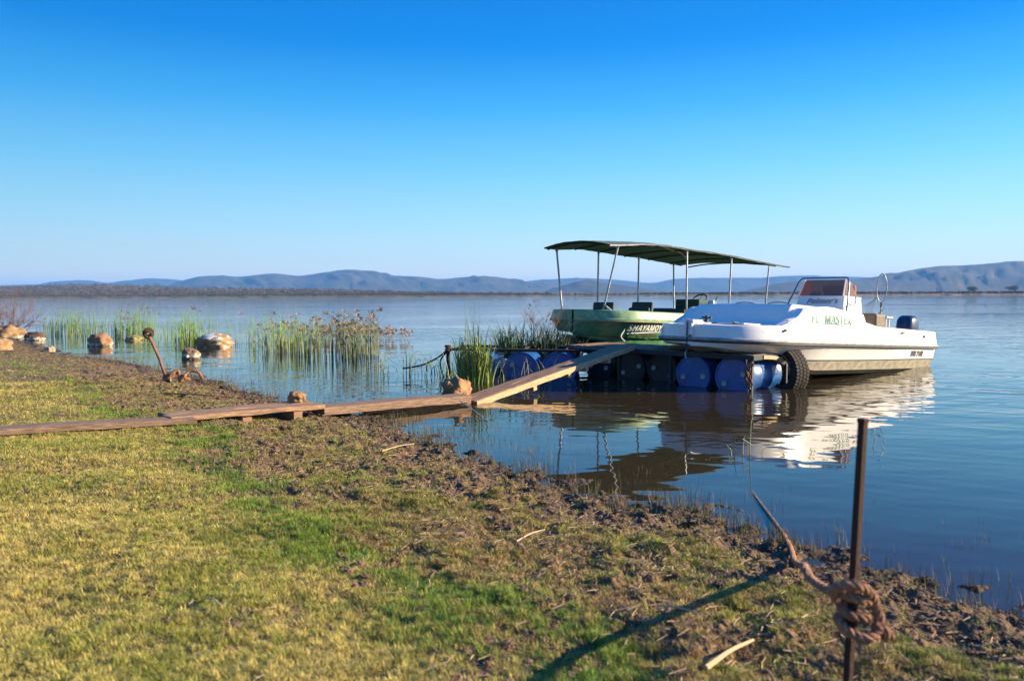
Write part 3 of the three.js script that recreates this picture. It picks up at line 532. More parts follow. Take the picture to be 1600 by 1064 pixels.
{ // white centre-console boat
  const L = 6.3, t = thing('motor_boat', 'white motor boat with centre console, its blunt bow resting on the pontoon', 'boat', P(2.55, .735, 11.4));
  t.rotation.order = 'YXZ'; t.rotation.set(0, .724, -.056);
  const B = s => s <= 0 ? .02 : s < 1.5 ? Math.max(.02, 1.05 * Math.pow(1 - Math.pow(1 - s / 1.5, 2.9), 1 / 2.3)) : 1.05 - .05 * smooth(4.5, 6, s);
  const top = s => interpS([[0, .19], [.4, .21], [.85, .225], [1.1, .33], [1.4, .50], [2.1, .545], [2.75, .50], [3.35, .34], [3.9, .285], [6.3, .265]], s);
  const dk = s => s < 1.12 ? lerp(.185, .215, s) : s < 1.36 ? lerp(.215, .53, smooth(1.1, 1.36, s) ** .8) : s < 2.4 ? .535 : s < 3.66 ? lerp(.535, .47, (s - 2.4) / 1.26) : s < 3.78 ? lerp(.47, -.1, (s - 3.66) / .12) : -.1;
  const kl = s => interpS([[0, -.12], [.3, -.2], [.95, -.225], [1.35, -.44], [2, -.56], [6.3, -.56]], s);
  const ch = s => interpS([[0, -.11], [.4, -.16], [1, -.20], [1.5, -.27], [2.5, -.27], [6.3, -.245]], s);
  const ci = s => Math.min(B(s) * .5, interpS([[0, .1], [.5, .24], [1.2, .24], [2.2, .12], [6.3, .06]], s));
  const st = stationsOf(L, 0, [1.1, 1.12, 1.18, 1.24, 1.36, 2.4, 3.66, 3.78]);
  const hull = s => { const b = B(s), c = ci(s); return [[b, .0], [b + .004, -.02], [b - .03, -.055], [b - lerp(.03, c, .5), lerp(-.055, ch(s), .5)], [b - c, ch(s)]]; };
  const bot = s => { const b = B(s) - ci(s), y = ch(s), k = kl(s), q = Math.min(y, k) ; return [[b, y], [b * .93, lerp(y, k, .55)], [b * .78, lerp(y, k, .8)], [b * .62, lerp(y, k, .7)], [b * .45, lerp(y, k, .38)], [b * .28, lerp(y, k, .6)], [b * .1, k], [0, k]]; };
  mesh('hull', loft(st, s => hull(s), .5), M.gelWhite, t);
  mesh('hull_bottom', loft(st, s => bot(s), .5), M.antifoul, t);
  const deck = s => { const b = B(s), T = top(s), d = dk(s), w = Math.min(.17, b * .3), k = Math.min(1, b / .3); return [[b, 0], [b - .012 * k, T * .35], [b - .03 * k, T * .72], [b - .038 * k, T - .022], [b - .048 * k, T - .006], [b - .066 * k, T], [b - w, T - .002], [b - w - .03 * k, Math.min(T - .012, Math.max(d, T - .05))], [b - w - .07 * k, d + (d > T - .03 ? .01 : 0)], [b * .4, d + .012], [0, d + .018]]; };
  mesh('deck', loft(st, deck, .55), M.gelWhite, t);
  { const h = hull(L), bt = bot(L), dd = deck(L), half = [...dd.slice(0, 7).reverse(), ...h, ...bt], out = [...half, ...half.slice().reverse().map(([z, y]) => [-z, y])]; mesh('transom', cap(L, out), M.gelWhite, t); }
  const railPts = side => st.filter(s => s > 0).map(s => V(s, -.008, side * (B(s) + .008)));
  mesh('rub_rail', sweep([...railPts(-1).reverse(), ...railPts(1)], .026, 8), M.rail, t);
  mesh('rail_strip', sweep([...railPts(-1).reverse(), ...railPts(1)].map(p => V(p.x, p.y - .034, p.z - Math.sign(p.z) * .006)), .017, 7), M.railDark, t);  // near-black tube paints the shade on the underside of the rail lip
  { const cl = st.filter(s => s > .7).map(s => V(s, ch(s), (B(s) - ci(s)) + .004)); mesh('chine_strip', sweep(cl, .008, 6), M.railDark, t); }
  // bow fittings
  const post = mesh('bow_bollard', merged([rbox(.05, .1, .05, .008).translate(.34, .28, .04), new THREE.CylinderGeometry(.016, .016, .16, 10).rotateX(Math.PI / 2).translate(.34, .30, .04)]), M.railDark, t);
  const roller = rbox(.26, .06, .13, .02); roller.translate(.10, .235, 0); mesh('bow_roller', roller, M.deckWhite, t);
  mesh('anchor_plate', rbox(.09, .17, .13, .015).translate(-.012, .12, 0), M.gelWhite, t);
  const chn = []; for (let i = 0; i < 15; i++) { const l = new THREE.TorusGeometry(.013, .0045, 5, 10); l.scale(1, 1.4, 1); l.rotateY(i % 2 * 1.57); l.translate(-.07, .235 - i * .03, .0); chn.push(l); } mesh('anchor_chain', merged(chn), M.railDark, t);
  mesh('bow_line', sweep(curve([V(-.05, -.16, 0), V(-.08, -.24, -.01), V(-.06, -.3, 0)], 8), .006, 5), M.ropeWhite, t);
  // hatches, cleats
  const hatch = (x, z, w, l) => { const m = mesh('deck_hatch', rbox(l, .018, w, .008), M.deckWhite, t); m.position.set(x, dk(x) + .022, z); const k = mesh('latch', rbox(.05, .012, .03, .004), M.railDark, m); k.position.set(l * .42, .012, w * .3); };
  hatch(.72, .36, .44, .5); hatch(.72, -.36, .44, .5);
  const grip = mesh('grip_mat', rbox(.34, .008, .34, .003), std({ color: rgb(.33, .29, .27), roughness: 1, bumpMap: tGrain, bumpScale: .003 }), t); grip.position.set(.9, dk(.9) + .022, -.02);
  for (const [x, z] of [[.5, .42], [2.9, -.8], [1.0, -.72]]) { const m = mesh('deck_cleat', merged([rbox(.15, .016, .024, .006).translate(0, .035, 0), rbox(.02, .03, .02, .003).translate(-.03, .015, 0), rbox(.02, .03, .02, .003).translate(.03, .015, 0)]), M.railDark, t); m.position.set(x, Math.max(dk(x), Math.abs(z) > .75 ? top(x) : 0) + .012, z); }
  for (const [s, y] of [[.92, .30], [4.72, .215]]) { const m = mesh('side_cleat', merged([rbox(.2, .02, .022, .008), rbox(.05, .03, .03, .006).translate(0, 0, -.02)]), M.rail, t); m.position.set(s, y, B(s) - .0 + .012); }
  for (const [s, y] of [[.86, .155], [5.72, .16]]) { const g = new THREE.CylinderGeometry(.022, .022, .02, 14); g.rotateX(Math.PI / 2); const m = mesh('drain_fitting', g, M.railDark, t); m.position.set(s, y, B(s) - .008); }
  // lettering
  const zs = (s, y) => { const T = top(s), b = B(s), q = clamp(y / T); return b - (q < .35 ? .012 * q / .35 : q < .72 ? lerp(.012, .03, (q - .35) / .37) : lerp(.03, .06, (q - .72) / .28)) + .002; };
  mesh('lettering', merged([wrapText('FL', font, .145, .003, 1.52, .285, zs, { slant: .12, stretch: 1.05 }), wrapText('MASTER', font, .145, .003, 1.92, .285, zs, { slant: .12, stretch: 1.12 })]), M.textGreen, t);
  { const q = []; for (let i = 0; i <= 24; i++) { const s = 1.60 + i * .042, y = .25 + .03 * Math.sin(i / 24 * 3.1); q.push([V(s, y, zs(s, y) + .004), V(s, y + .013 * (1 - Math.abs(i / 12 - 1) * .5), zs(s, y) + .004)]); } mesh('lettering_stroke', grid(q), M.textGreen, t); }
  const zh = (s, y) => B(s) - lerp(.03, ci(s), clamp((y + .055) / (ch(s) + .055))) + .004;
  mesh('registration', merged([wrapText('DTR 714R', font, .1, .003, 5.2, -.20, zh, { stretch: .95 })]), M.textDark, t);
  // console, seat and stern gear stand in a group's worth of offset along the boat
  const con = (x0, x1, x2, x3, y0, y1, w0, w1) => { const p = [V(x0, y0, w0), V(x3, y0, w0), V(x2, y1, w1), V(x1, y1, w1)], n = p.map(v => V(v.x, v.y, -v.z)), f = [[p[0], p[1], p[2], p[3]], [n[3], n[2], n[1], n[0]], [p[3], p[2], n[2], n[3]], [n[0], p[0], p[3], n[3]], [p[1], n[1], n[2], p[2]]], q = []; for (const [a, b, c, d] of f) q.push(a, b, c, a, c, d); const g = new THREE.BufferGeometry().setFromPoints(q); g.computeVertexNormals(); return g; };
  const cs = mesh('console', con(3.2, 3.36, 3.98, 4.1, -.1, .78, .47, .42), M.gelWhite, t);
  { const lip = []; for (const z of [-1, 1]) lip.push(sweep([V(3.36, .785, z * .415), V(3.98, .785, z * .415)], .018, 6)); lip.push(sweep([V(3.36, .785, -.415), V(3.36, .785, .415)], .018, 6)); mesh('console_lip', merged(lip), M.gelWhite, t); }
  const quad = (a, b, c, d) => { const g = new THREE.BufferGeometry().setFromPoints([a, b, c, a, c, d]); g.computeVertexNormals(); return g; };
  const ws = mesh('windscreen', quad(V(3.35, .79, .40), V(3.35, .79, -.40), V(3.50, 1.085, -.36), V(3.50, 1.085, .36)), M.tint, t);
  mesh('windscreen_side', quad(V(3.35, .79, .405), V(3.85, .79, .405), V(3.72, 1.05, .37), V(3.50, 1.085, .365)), M.tint, t); mesh('windscreen_side', quad(V(3.35, .79, -.405), V(3.85, .79, -.405), V(3.72, 1.05, -.37), V(3.50, 1.085, -.365)), M.tint, t);
  for (const z of [1, -1]) mesh('windscreen_frame', sweep([V(3.335, .79, z * .41), V(3.49, 1.09, z * .37)], .013, 6), M.gelWhite, t);
  mesh('dashboard', merged([rbox(.2, .12, .3, .02).translate(3.6, .84, .12), rbox(.16, .1, .2, .02).translate(3.62, .83, -.2)]), M.dash, t);
  mesh('seat_cover', rbox(.12, .34, .62, .05).translate(4.12, .86, -.05), std({ color: rgb(.36, .17, .09), map: tDirt, roughness: .8 }), t);
  mesh('handrail', sweep(curve([V(3.2, .5, .54), V(3.24, .66, .54), V(3.34, .86, .50), V(3.44, 1.07, .45), V(3.47, 1.115, .40), V(3.48, 1.12, .3), V(3.48, 1.12, 0), V(3.48, 1.12, -.3), V(3.47, 1.115, -.40), V(3.44, 1.07, -.45), V(3.34, .86, -.5), V(3.24, .66, -.54), V(3.2, .5, -.54)], 70), .014, 8), M.steelBlue, t);
  mesh('handrail', sweep(curve([V(3.25, .66, .54), V(3.42, .64, .55), V(3.56, .70, .53), V(3.62, .80, .5)], 20), .013, 7), M.steelBlue, t);
  for (const z of [-.55, .1]) mesh('grab_rail', sweep(curve([V(2.2 - z * .1, .53, z - .28), V(2.2 - z * .1, .595, z - .15), V(2.2 - z * .1, .61, z), V(2.2 - z * .1, .595, z + .15), V(2.2 - z * .1, .53, z + .28)], 24), .011, 6), M.steelBlue, t);
  { const w = new THREE.TorusGeometry(.16, .014, 8, 28); w.rotateY(Math.PI / 2); w.rotateZ(-.5); w.translate(4.02, .74, .08); mesh('steering_wheel', w, M.black, t); }
  { const g = new TextGeometry("Palmer's", { font: serif, size: .1, depth: .004, curveSegments: 4, bevelEnabled: false }), p = g.attributes.position; for (let i = 0; i < p.count; i++) { const x = p.getX(i) + p.getY(i) * .45 - .26, y = .67 + p.getY(i) * .8; p.setXYZ(i, 3.2 + (y + .1) / .88 * .16 - .006 - p.getZ(i), y, x); } g.computeVertexNormals(); mesh('console_script', g, M.textDark, t); }
  { const g = new THREE.TorusGeometry(.035, .012, 6, 14); mesh('console_handle', merged([g, sweep([V(-.15, .02, 0), V(.02, .0, 0)], .006, 5)]), M.railDark, t).position.set(3.52, .42, .465); }
  // seat box, outboard
  const sb = mesh('seat_box', rbox(.4, .64, .56, .05), M.tan, t); sb.position.set(4.66, .22, .26);
  mesh('seat_frame', merged([[4.92, .5], [4.92, .02], [5.06, .5], [5.06, .02]].map(([x, z]) => sweep([V(x, -.1, z), V(x, .47, z)], .018, 6)).concat([rbox(.26, .03, .6, .01).translate(4.98, .485, .26)])), M.gelWhite, t);
  for (const c of t.children) { if (/^(console|windscreen|dashboard|seat_cover|handrail|steering_wheel)/.test(c.name)) c.position.x += .4; if (/^seat_(box|frame)/.test(c.name)) c.position.x += .3; }
  const ob = thing('outboard_motor', 'dark blue outboard motor with rounded cowling on the white boat stern', 'motor', V(0, 0, 0)); ob.removeFromParent(); t.updateMatrixWorld(true);
  ob.applyMatrix4(t.matrixWorld.clone().multiply(new THREE.Matrix4().makeTranslation(.25, 0, .38))); scene.add(ob);
  { const rows = []; for (const [y, a, b, dx] of [[.14, .2, .14, 0], [.2, .23, .165, 0], [.32, .235, .17, .01], [.45, .22, .165, .02], [.52, .19, .145, .03], [.56, .13, .1, .035], [.565, .02, .02, .035]]) { const r = []; for (let i = 0; i < 24; i++) { const q = i / 24 * 6.283, c = Math.cos(q), s = Math.sin(q); r.push(V(6.22 + dx + Math.sign(c) * Math.pow(Math.abs(c), .6) * a, y, Math.sign(s) * Math.pow(Math.abs(s), .6) * b)); } rows.push(r); }
    mesh('cowling', grid(rows, true, .8), M.navy, ob); mesh('cowling_band', grid([.135, .115].map(y => rows[0].map(v => V(v.x, y, v.z * 1.01))), true), M.black, ob);
    mesh('mid_leg', rbox(.2, .75, .13, .04).translate(6.24, -.25, 0), M.navy, ob); mesh('clamp_bracket', rbox(.2, .3, .24, .03).translate(6.1, .0, 0), M.black, ob);
    mesh('tilt_handle', sweep([V(6.36, .2, .1), V(6.48, .12, .1), V(6.5, .06, .08)], .02, 6), M.railDark, ob); }
  const net = thing('landing_net', 'hoop landing net standing upright on its pole at the white boat stern', 'net', V(0, 0, 0)); net.applyMatrix4(t.matrixWorld.clone().multiply(new THREE.Matrix4().makeTranslation(.42, 0, .15)));
  { const x0 = 5.05, z0 = .15; mesh('pole', sweep([V(x0, -.1, z0), V(x0, .7, z0)], .016, 7), M.galv, net); mesh('grip', sweep([V(x0, .68, z0), V(x0, .76, z0)], .018, 7), M.black, net);
    const hp = []; for (let i = 0; i <= 30; i++) { const a = -Math.PI / 2 + i / 30 * 6.283; hp.push(V(x0 + Math.cos(a) * .04, 1.03 + Math.sin(a) * .27, z0 + Math.cos(a) * .075)); } mesh('hoop', sweep(hp, .009, 6, false), M.galv, net);
    const nl = []; for (let i = 0; i < 9; i++) { const q = i / 8; nl.push(sweep(curve([V(x0 + .04 * (q - .5), .95 - .12 * q, z0 - .09), V(x0 - .1, .62 + .06 * q, z0 - .10 - .02 * i), V(x0 - .15 + .02 * i, .45, z0 - .12), V(x0, .6 + .1 * q, z0 + .01 * i)], 10), .0028, 3, false)); } mesh('netting', merged(nl), M.net, net); }
}
{ // green canopy boat
  const L = 5.3, t = thing('canopy_boat', 'weathered green passenger boat with a dark green canopy on poles', 'boat', P(1.1, .916, 14.41)); t.scale.setScalar(1.1);
  t.rotation.order = 'YXZ'; t.rotation.set(0, YAW, -.046);
  const B = s => s <= 0 ? .02 : s < .95 ? Math.max(.02, .97 * Math.pow(1 - Math.pow(1 - s / .95, 2.5), 1 / 2.4)) : .97;
  const st = stationsOf(L, 0, []);
  const chn = s => interpS([[0, -.255], [1, -.285], [5.3, -.3]], s), ins = s => Math.min(B(s) * .6, interpS([[0, .26], [.5, .21], [1.4, .14], [5.3, .12]], s));
  mesh('hull', loft(st, s => { const b = B(s), i = ins(s), k = Math.min(1, b / .3); return [[b - .035 * k, -.012], [b - .05 * k, -.03], [b - lerp(.05 * k, i, .35), chn(s) * .4], [b - lerp(.05 * k, i, .75), chn(s) * .78], [b - i, chn(s)]]; }, .5), M.green, t);
  const kq = s => interpS([[0, -.27], [.25, -.34], [.6, -.50], [1.1, -.6], [1.6, -.85], [5.3, -.95]], s);
  mesh('hull_bottom', loft(st, s => { const b = B(s) - ins(s), y = chn(s), k = kq(s), k2 = Math.min(k, y - .01); return [[b, y], [b - .05 * Math.min(1, b / .3), y - .012], [b * .86, lerp(y, k2, .85)], [b * .78, k2], [b * .56, k2], [b * .48, lerp(y, k2, .3)], [b * .3, y - .03], [0, y - .03]]; }, .4), M.green, t);
  mesh('gunwale', loft(st, s => { const b = B(s), k = Math.min(1, b / .3); return [[b - .035 * k, -.012], [b + .005, -.01], [b + .008, .012], [b - .02 * k, .035], [b - .045 * k, .13], [b - .06 * k, .155], [b - .1 * k, .165], [b - .2 * k, .165], [b - .225 * k, .15]]; }, .5).clone(), M.greenLight, t);
  mesh('inner_floor', loft(st, s => { const b = B(s), k = Math.min(1, b / .3), f = s < .62 ? .15 : s < .7 ? lerp(.15, -.2, (s - .62) / .08) : -.2; return [[b - .225 * k, .15], [b - .24 * k, Math.min(.149, f)], [b * .3, f], [0, f + .004]]; }, .5), M.greenLight, t);
  { const half = [[.935, -.012], [.85, -.3], [.7, -.85], [0, -.4]], out = [[.0, .16], [.9, .16], ...half.slice(0, 3), [.4, -.85], [.35, -.33], [-.35, -.33], [-.4, -.85], [-.7, -.85], [-.85, -.3], [-.935, -.012], [-.9, .16]]; mesh('transom', cap(L, out), M.green, t); }
  mesh('rail_strip', sweep([...st.filter(s => s > 0).map(s => V(s, -.014, -(B(s) + .004))).reverse(), ...st.filter(s => s > 0).map(s => V(s, -.014, B(s) + .004))], .012, 6), std({ color: rgb(.42, .34, .18), map: tDirt, roughness: .7 }), t);
  const zOf = (s, y) => { const b = B(s), i = ins(s), q = clamp((y + .03) / (chn(s) + .03)); return b - (q < .4 ? lerp(.05, lerp(.05, i, .35), q / .4) : q < .78 ? lerp(lerp(.05, i, .35), lerp(.05, i, .75), (q - .4) / .38) : lerp(lerp(.05, i, .75), i, (q - .78) / .22)) + .004; };
  mesh('lettering', wrapText('SHAYAMOYA', font, .1, .003, .46, -.165, zOf, { slant: .1, stretch: 1.02, rise: .012 }), M.textWhite, t);
  { const q = []; for (let i = 0; i <= 24; i++) { const s = .5 + i * .045, y = -.215 + .035 * Math.sin(i / 24 * 2.2); q.push([V(s, y, zOf(s, y) + .003), V(s, y + .014 * (1 - i / 30), zOf(s, y) + .003)]); } mesh('lettering_stroke', grid(q), M.textWhite, t); }
  mesh('small_lettering', wrapText('private game', serif, .05, .003, .72, -.25, zOf, { stretch: 1.1 }), M.textBrown, t);
  // seats
  for (const [x, z, w, h] of [[1.05, -.25, .46, .30], [1.35, .3, .44, .22], [2.0, -.12, .46, .34], [2.25, .42, .44, .22], [2.6, .1, .5, .24], [3.05, -.4, .46, .26]]) {
    const s = mesh('seat', rbox(.42, .08, w, .03), M.seat, t); s.position.set(x - .2, .02, z);
    const k = mesh('seat_back', rbox(.06, h, w, .025), M.seat, s); k.position.set(.23, h / 2, 0); k.rotation.z = -.12;
    const f = mesh('seat_pedestal', rbox(.3, .2, w * .8, .01), M.greenDark, s); f.position.set(0, -.12, 0);
  }
  mesh('steering_console', rbox(.34, .64, .52, .03).translate(2.95, .12, .34), M.greenDark, t);
  { const w = new THREE.TorusGeometry(.15, .014, 8, 26); w.rotateY(Math.PI / 2); w.rotateZ(-.75); w.translate(3.16, .44, .36); const m = mesh('steering_wheel', w, M.black, t); mesh('spoke', merged([0, 2.1, 4.2].map(a => sweep([V(3.16, .44, .36), V(3.16 + Math.cos(a) * .1, .44 + Math.cos(a) * .1, .36 + Math.sin(a) * .14)], .009, 5))), M.black, m); }
  mesh('throttle_box', rbox(.12, .16, .12, .03).translate(3.2, .36, .62), M.textWhite, t);
  mesh('throttle_lever', sweep([V(3.22, .4, .66), V(3.3, .5, .66), V(3.34, .5, .66)], .014, 6), M.black, t);
  mesh('mooring_cleat', rbox(.05, .09, .05, .006).translate(.2, .19, .52), M.greenDark, t);
  mesh('mooring_line', ropeGeo(curve([V(.2, .22, .54), V(.3, .08, .70), V(.42, -.03, .76), V(.43, -.14, .74), V(.36, -.26, .73), V(.42, -.335, .76)], 20), .013, 80, 18), M.ropeWhite, t);
  mesh('thin_line', sweep(curve([V(.42, -.1, .76), V(.75, -.26, .84), V(1.1, -.36, .92)], 14), .005, 5), M.ropeWet, t);
  // canopy
  const W = s => interp([[-.05, .62], [1.5, .86], [5.6, 1.0]], s), sEnd = q => 4.95 + q * .5, s0 = q => .02 + q * .1;
  const roofY = (s, q) => interpS([[0, 1.285], [1.2, 1.375], [2.6, 1.365], [5.5, 1.29]], s) - .085 * q * q + .012 * Math.sin(s * 4.7) * (1 - q * q) + .006 * n2(s * 3, q * 3);
  const rowsT = [], rowsU = []; for (let i = 0; i <= 44; i++) { const a = [], b = []; for (let j = 0; j <= 16; j++) { const q = j / 8 - 1, s = lerp(s0(q), sEnd(q), i / 44), z = q * W(s); a.push(V(s, roofY(s, q), z)); b.push(V(s, roofY(s, q) - .012, z)); } rowsT.push([...a, ...b.reverse()]); }
  mesh('canopy', grid(rowsT, true, .6), M.tarp, t);
  const ribs = []; for (const s of [.12, .95, 1.75, 2.55, 3.35, 4.15, 4.8]) { const p = []; for (let j = 0; j <= 12; j++) { const q = (j / 6 - 1) * .985, ss = s + q * .12; p.push(V(ss, roofY(ss, q) - .03, q * W(ss))); } mesh('canopy_rib', sweep(p, .014, 6), M.greenDark, t); }
  for (const q of [-.98, .98]) { const p = []; for (let i = 0; i <= 30; i++) { const s = lerp(s0(q), sEnd(q), i / 30); p.push(V(s, roofY(s, q) - .012, q * W(s))); } mesh('canopy_edge_tube', sweep(p, .017, 7), q > 0 ? M.rail : M.greenDark, t); }
  { const p = []; for (let i = 0; i <= 14; i++) { const s = lerp(1.6, 3.6, i / 14), q = .62 - .9 * i / 14; p.push(V(s, roofY(s, q) - .03, q * W(s))); } mesh('loose_batten', sweep(p, .013, 6), M.woodNew, t); }
  for (const [sb, st_, side, zb] of [[.17, .34, 1, .50], [2.0, 2.02, 1, .86], [3.38, 3.42, 1, .86], [4.72, 4.76, 1, .86], [.26, .22, -1, .48], [1.58, 1.56, -1, .80], [2.86, 2.84, -1, .84], [4.1, 4.08, -1, .84]]) {
    const z = side * Math.min(zb, B(sb) - .1), zt = side * W(st_) * .93, y = roofY(st_, .93) - .02;
    const m = mesh('canopy_pole', sweep([V(sb, .15, z), V(st_, y, zt)], .0165, 8), M.galv, t);
    const br = new THREE.BufferGeometry().setFromPoints([V(st_ - .055, y, zt), V(st_ + .055, y, zt), V(lerp(st_, sb, .1), y - .1, lerp(zt, z, .1))]); br.computeVertexNormals(); mesh('pole_bracket', merged([br]), M.galv, m);
  }
}
// ---------------------------------------------------------------- turf, straw and mud
function tuftGeo(n, h, spread, lean, wid, segs = 2) {
  const pos = [], idx = []; let k = 0;
  for (let i = 0; i < n; i++) {
    const a = rnd() * 6.283, q = Math.sqrt(rnd()) * spread, bx = Math.cos(a) * q, bz = Math.sin(a) * q, la = rnd() * 6.283, ln = rr(.3, 1) * lean, hh = h * rr(.55, 1), w = wid * rr(.7, 1.2), px = -Math.sin(la) * w, pz = Math.cos(la) * w;
    for (let s = 0; s <= segs; s++) { const t = s / segs, cx = bx + Math.cos(la) * hh * ln * t * t, cz = bz + Math.sin(la) * hh * ln * t * t, cy = hh * t * Math.sqrt(Math.max(.05, 1 - ln * ln * .6 * t)), ww = 1 - t * .92; pos.push(cx - px * ww, cy, cz - pz * ww, cx + px * ww, cy, cz + pz * ww); }
    for (let s = 0; s < segs; s++) { const b = k + s * 2; idx.push(b, b + 1, b + 2, b + 1, b + 3, b + 2); } k += (segs + 1) * 2;
  }
  const g = new THREE.BufferGeometry(); g.setAttribute('position', new THREE.Float32BufferAttribute(pos, 3)); g.setIndex(idx); g.computeVertexNormals();
  const nn = g.attributes.normal; for (let i = 0; i < nn.count; i++) { const v = V(nn.getX(i), Math.abs(nn.getY(i)) + .7, nn.getZ(i)).normalize(); nn.setXYZ(i, v.x, v.y, v.z); } return g;
}
const G = { dry: [.53, .415, .10], straw: [.68, .53, .20], green: [.22, .28, .022], vivid: [.10, .22, .014], olive: [.29, .26, .04], brown: [.27, .155, .06] };
{
  const geos = [tuftGeo(11, 1, .75, .75, .055), tuftGeo(11, 1, .8, .95, .06), tuftGeo(9, 1, .7, 1.0, .055)], lists = [[], [], []];
  const dryN = [], place = (x, d, near) => {
    const s = shoreDist(x, d); if (s < -.02) return;
    const mu = mudness(s, x, d); if (rnd() < mu * (near ? .95 : .92)) return;
    const p3 = fbm(x * 11 + 5, d * 11, 2); if (p3 < -.14 && rnd() < .8) return;
    const y = groundY(x, d, s), band = Math.exp(-Math.pow((s - 2.0 - .35 * fbm(x * .7, d * .7 + 9, 2)) / .27, 2)) * smooth(-.25, .25, fbm(x * 1.3 + 7, d * 1.3, 3) + .22);
    const p1 = fbm(x * .55 + 3, d * .55, 4), p2 = fbm(x * 3.1, d * 3.1 + 20, 3), inner = smooth(1.7, 2.6, s);
    let c; const t = rnd() + p2 * .5;
    const greenP = clamp(.37 + p1 * 1.05 + p2 * .7);
    if (rnd() < band * .9) c = mix3(G.vivid, G.green, clamp(t)); else if (rnd() < greenP) c = mix3(G.green, G.olive, clamp(t)); else c = inner > rnd() ? mix3(G.dry, rnd() < .3 ? G.straw : G.olive, clamp(t * .7)) : mix3(G.brown, rnd() < .45 ? G.olive : G.dry, clamp(t * .9));
    const f = rr(.78, 1.35) * (1 + .35 * p3), r = Math.hypot(x, d), h = (.009 + .010 * rnd() + .010 * band + .006 * smooth(.15, .45, p2) + .011 * smooth(.0, .4, p3)) * (1 + .03 * r), foot = .027 * (1 + .03 * r), k = rnd() * 3 | 0;
    lists[k].push([M4(P(x, y - .003, d), rnd() * 6.28, foot * rr(.7, 1.25), h, rr(-.25, .25), rr(-.25, .25)), rgb(c[0] * f, c[1] * f, c[2] * f)]);
  };
  const ring = (r0, r1, n, amax = 36) => { for (let i = 0; i < n; i++) { const r = Math.sqrt(lerp(r0 * r0, r1 * r1, rnd())), a = rr(-amax, amax) * Math.PI / 180; place(r * Math.sin(a), r * Math.cos(a), r1 < 9); } };
  ring(1.9, 3.2, 62000, 40); ring(3.2, 5, 100000); ring(5, 8, 120000); ring(8, 13, 110000); ring(13, 30, 120000);
  const nm = ['lawn_grass', 'lawn_grass', 'lawn_grass'], lb = ['short dry and green turf covering the shore', 'leaning blades mixed into the shore turf', 'flattened blades mixed into the shore turf'];
  geos.forEach((g, i) => scatter(nm[i], lb[i], 'grass', g, M.grass, lists[i]));
}
{
  const g0 = new THREE.IcosahedronGeometry(1, 2), p = g0.attributes.position; for (let i = 0; i < p.count; i++) { const v = V(p.getX(i), p.getY(i), p.getZ(i)), k = 1 + .55 * fbm3(v.x * 1.3, v.y * 1.3, v.z * 1.3, 3); p.setXYZ(i, v.x * k, v.y * k * .62, v.z * k); } g0.computeVertexNormals();
  const list = [], st = [], seg = sweep([V(-.5, 0, 0), V(-.1, .012, .02), V(.5, .0, -.01)], .5, 4, false), sg = seg.clone(); { const q = sg.attributes.position; for (let i = 0; i < q.count; i++) q.setXYZ(i, q.getX(i) > .45 ? .5 : q.getX(i) < -.45 ? -.5 : 0, q.getY(i) * .02, q.getZ(i) * .02); sg.computeVertexNormals(); }
  for (let i = 0; i < 90000 && list.length < 9500; i++) {
    const r = Math.sqrt(lerp(4, 196, Math.pow(rnd(), 1.35))), a = rr(-38, 38) * Math.PI / 180, x = r * Math.sin(a), d = r * Math.cos(a), s = shoreDist(x, d); if (s < -.12) continue;
    const mu = mudness(s, x, d); if (rnd() > mu * .75 + .0015) continue;
    const q = Math.pow(rnd(), 3), sz = lerp(.003, mu > .4 ? .022 : .008, q * q) * (1 + r * .05), wet = 1 - smooth(-.02, .55, s + fbm(x * 3, d * 3, 3) * .4), c = mix3(mix3(mudMid, mudDry, rnd()), mudDark, wet * .85);
    list.push([M4(P(x, groundY(x, d, s) + sz * .25, d), rnd() * 6.28, sz, sz * rr(.7, 1.1), rr(-.5, .5), rr(-.5, .5)), rgb(...c)]);
  }
  scatter('mud_clods', 'dark crumbled mud clods along the waterline', 'mud', g0, M.clod, list);
  for (let i = 0; i < 60000 && st.length < 15000; i++) {
    const r = Math.sqrt(lerp(4, 260, Math.pow(rnd(), 1.3))), a = rr(-38, 38) * Math.PI / 180, x = r * Math.sin(a), d = r * Math.cos(a), s = shoreDist(x, d); if (s < .02) continue;
    const k = Math.exp(-Math.pow((s - 1.1) / .95, 2)) * (.35 + clamp(fbm(x * 1.5 + 70, d * 1.5, 3) * 2)) * (s > 1.9 ? .4 : 1) + .012; if (rnd() > k) continue;
    const len = rr(.018, .07) * (rnd() < .05 ? 2.2 : 1), th = rr(.0016, .0038) / .012; const c = mix3([.42, .31, .18], [.24, .16, .09], rnd());
    const m = new THREE.Matrix4().compose(P(x, groundY(x, d, s) + .008 + rnd() * .012, d), new THREE.Quaternion().setFromEuler(new THREE.Euler(rr(-.3, .3), rnd() * 6.28, rr(-.22, .22), 'YXZ')), V(len, th * .8, th)); st.push([m, rgb(...c)]);
  }
  scatter('straw_litter', 'scattered broken straw and reed litter on the mud', 'straw', sg, M.clod, st);
}
function stick(label, a, b, r, c) { const m = mesh('dry_stick', colored(sweep(curve([a, a.clone().lerp(b, .5).add(V(0, .01, 0)), b], 10), t => r * (1 - .5 * t), 6), () => c), M.dry); return tag(m, label, 'stick'); }
const ge = (x, d, e = .02) => gy(x, d, e);
stick('thick pale broken reed stalk at the bottom right corner', ge(.62, 2.50, .02), ge(.84, 2.72, .035), .010, [.50, .36, .20]);
stick('thin straw stalk lying across the mud patch in the middle foreground', ge(.02, 3.92), ge(.17, 4.12, .045), .0045, [.50, .38, .20]);
stick('dark stick lying on the grass behind the left plank', ge(-4.35, 9.9), ge(-3.55, 10.0), .013, [.07, .045, .03]);
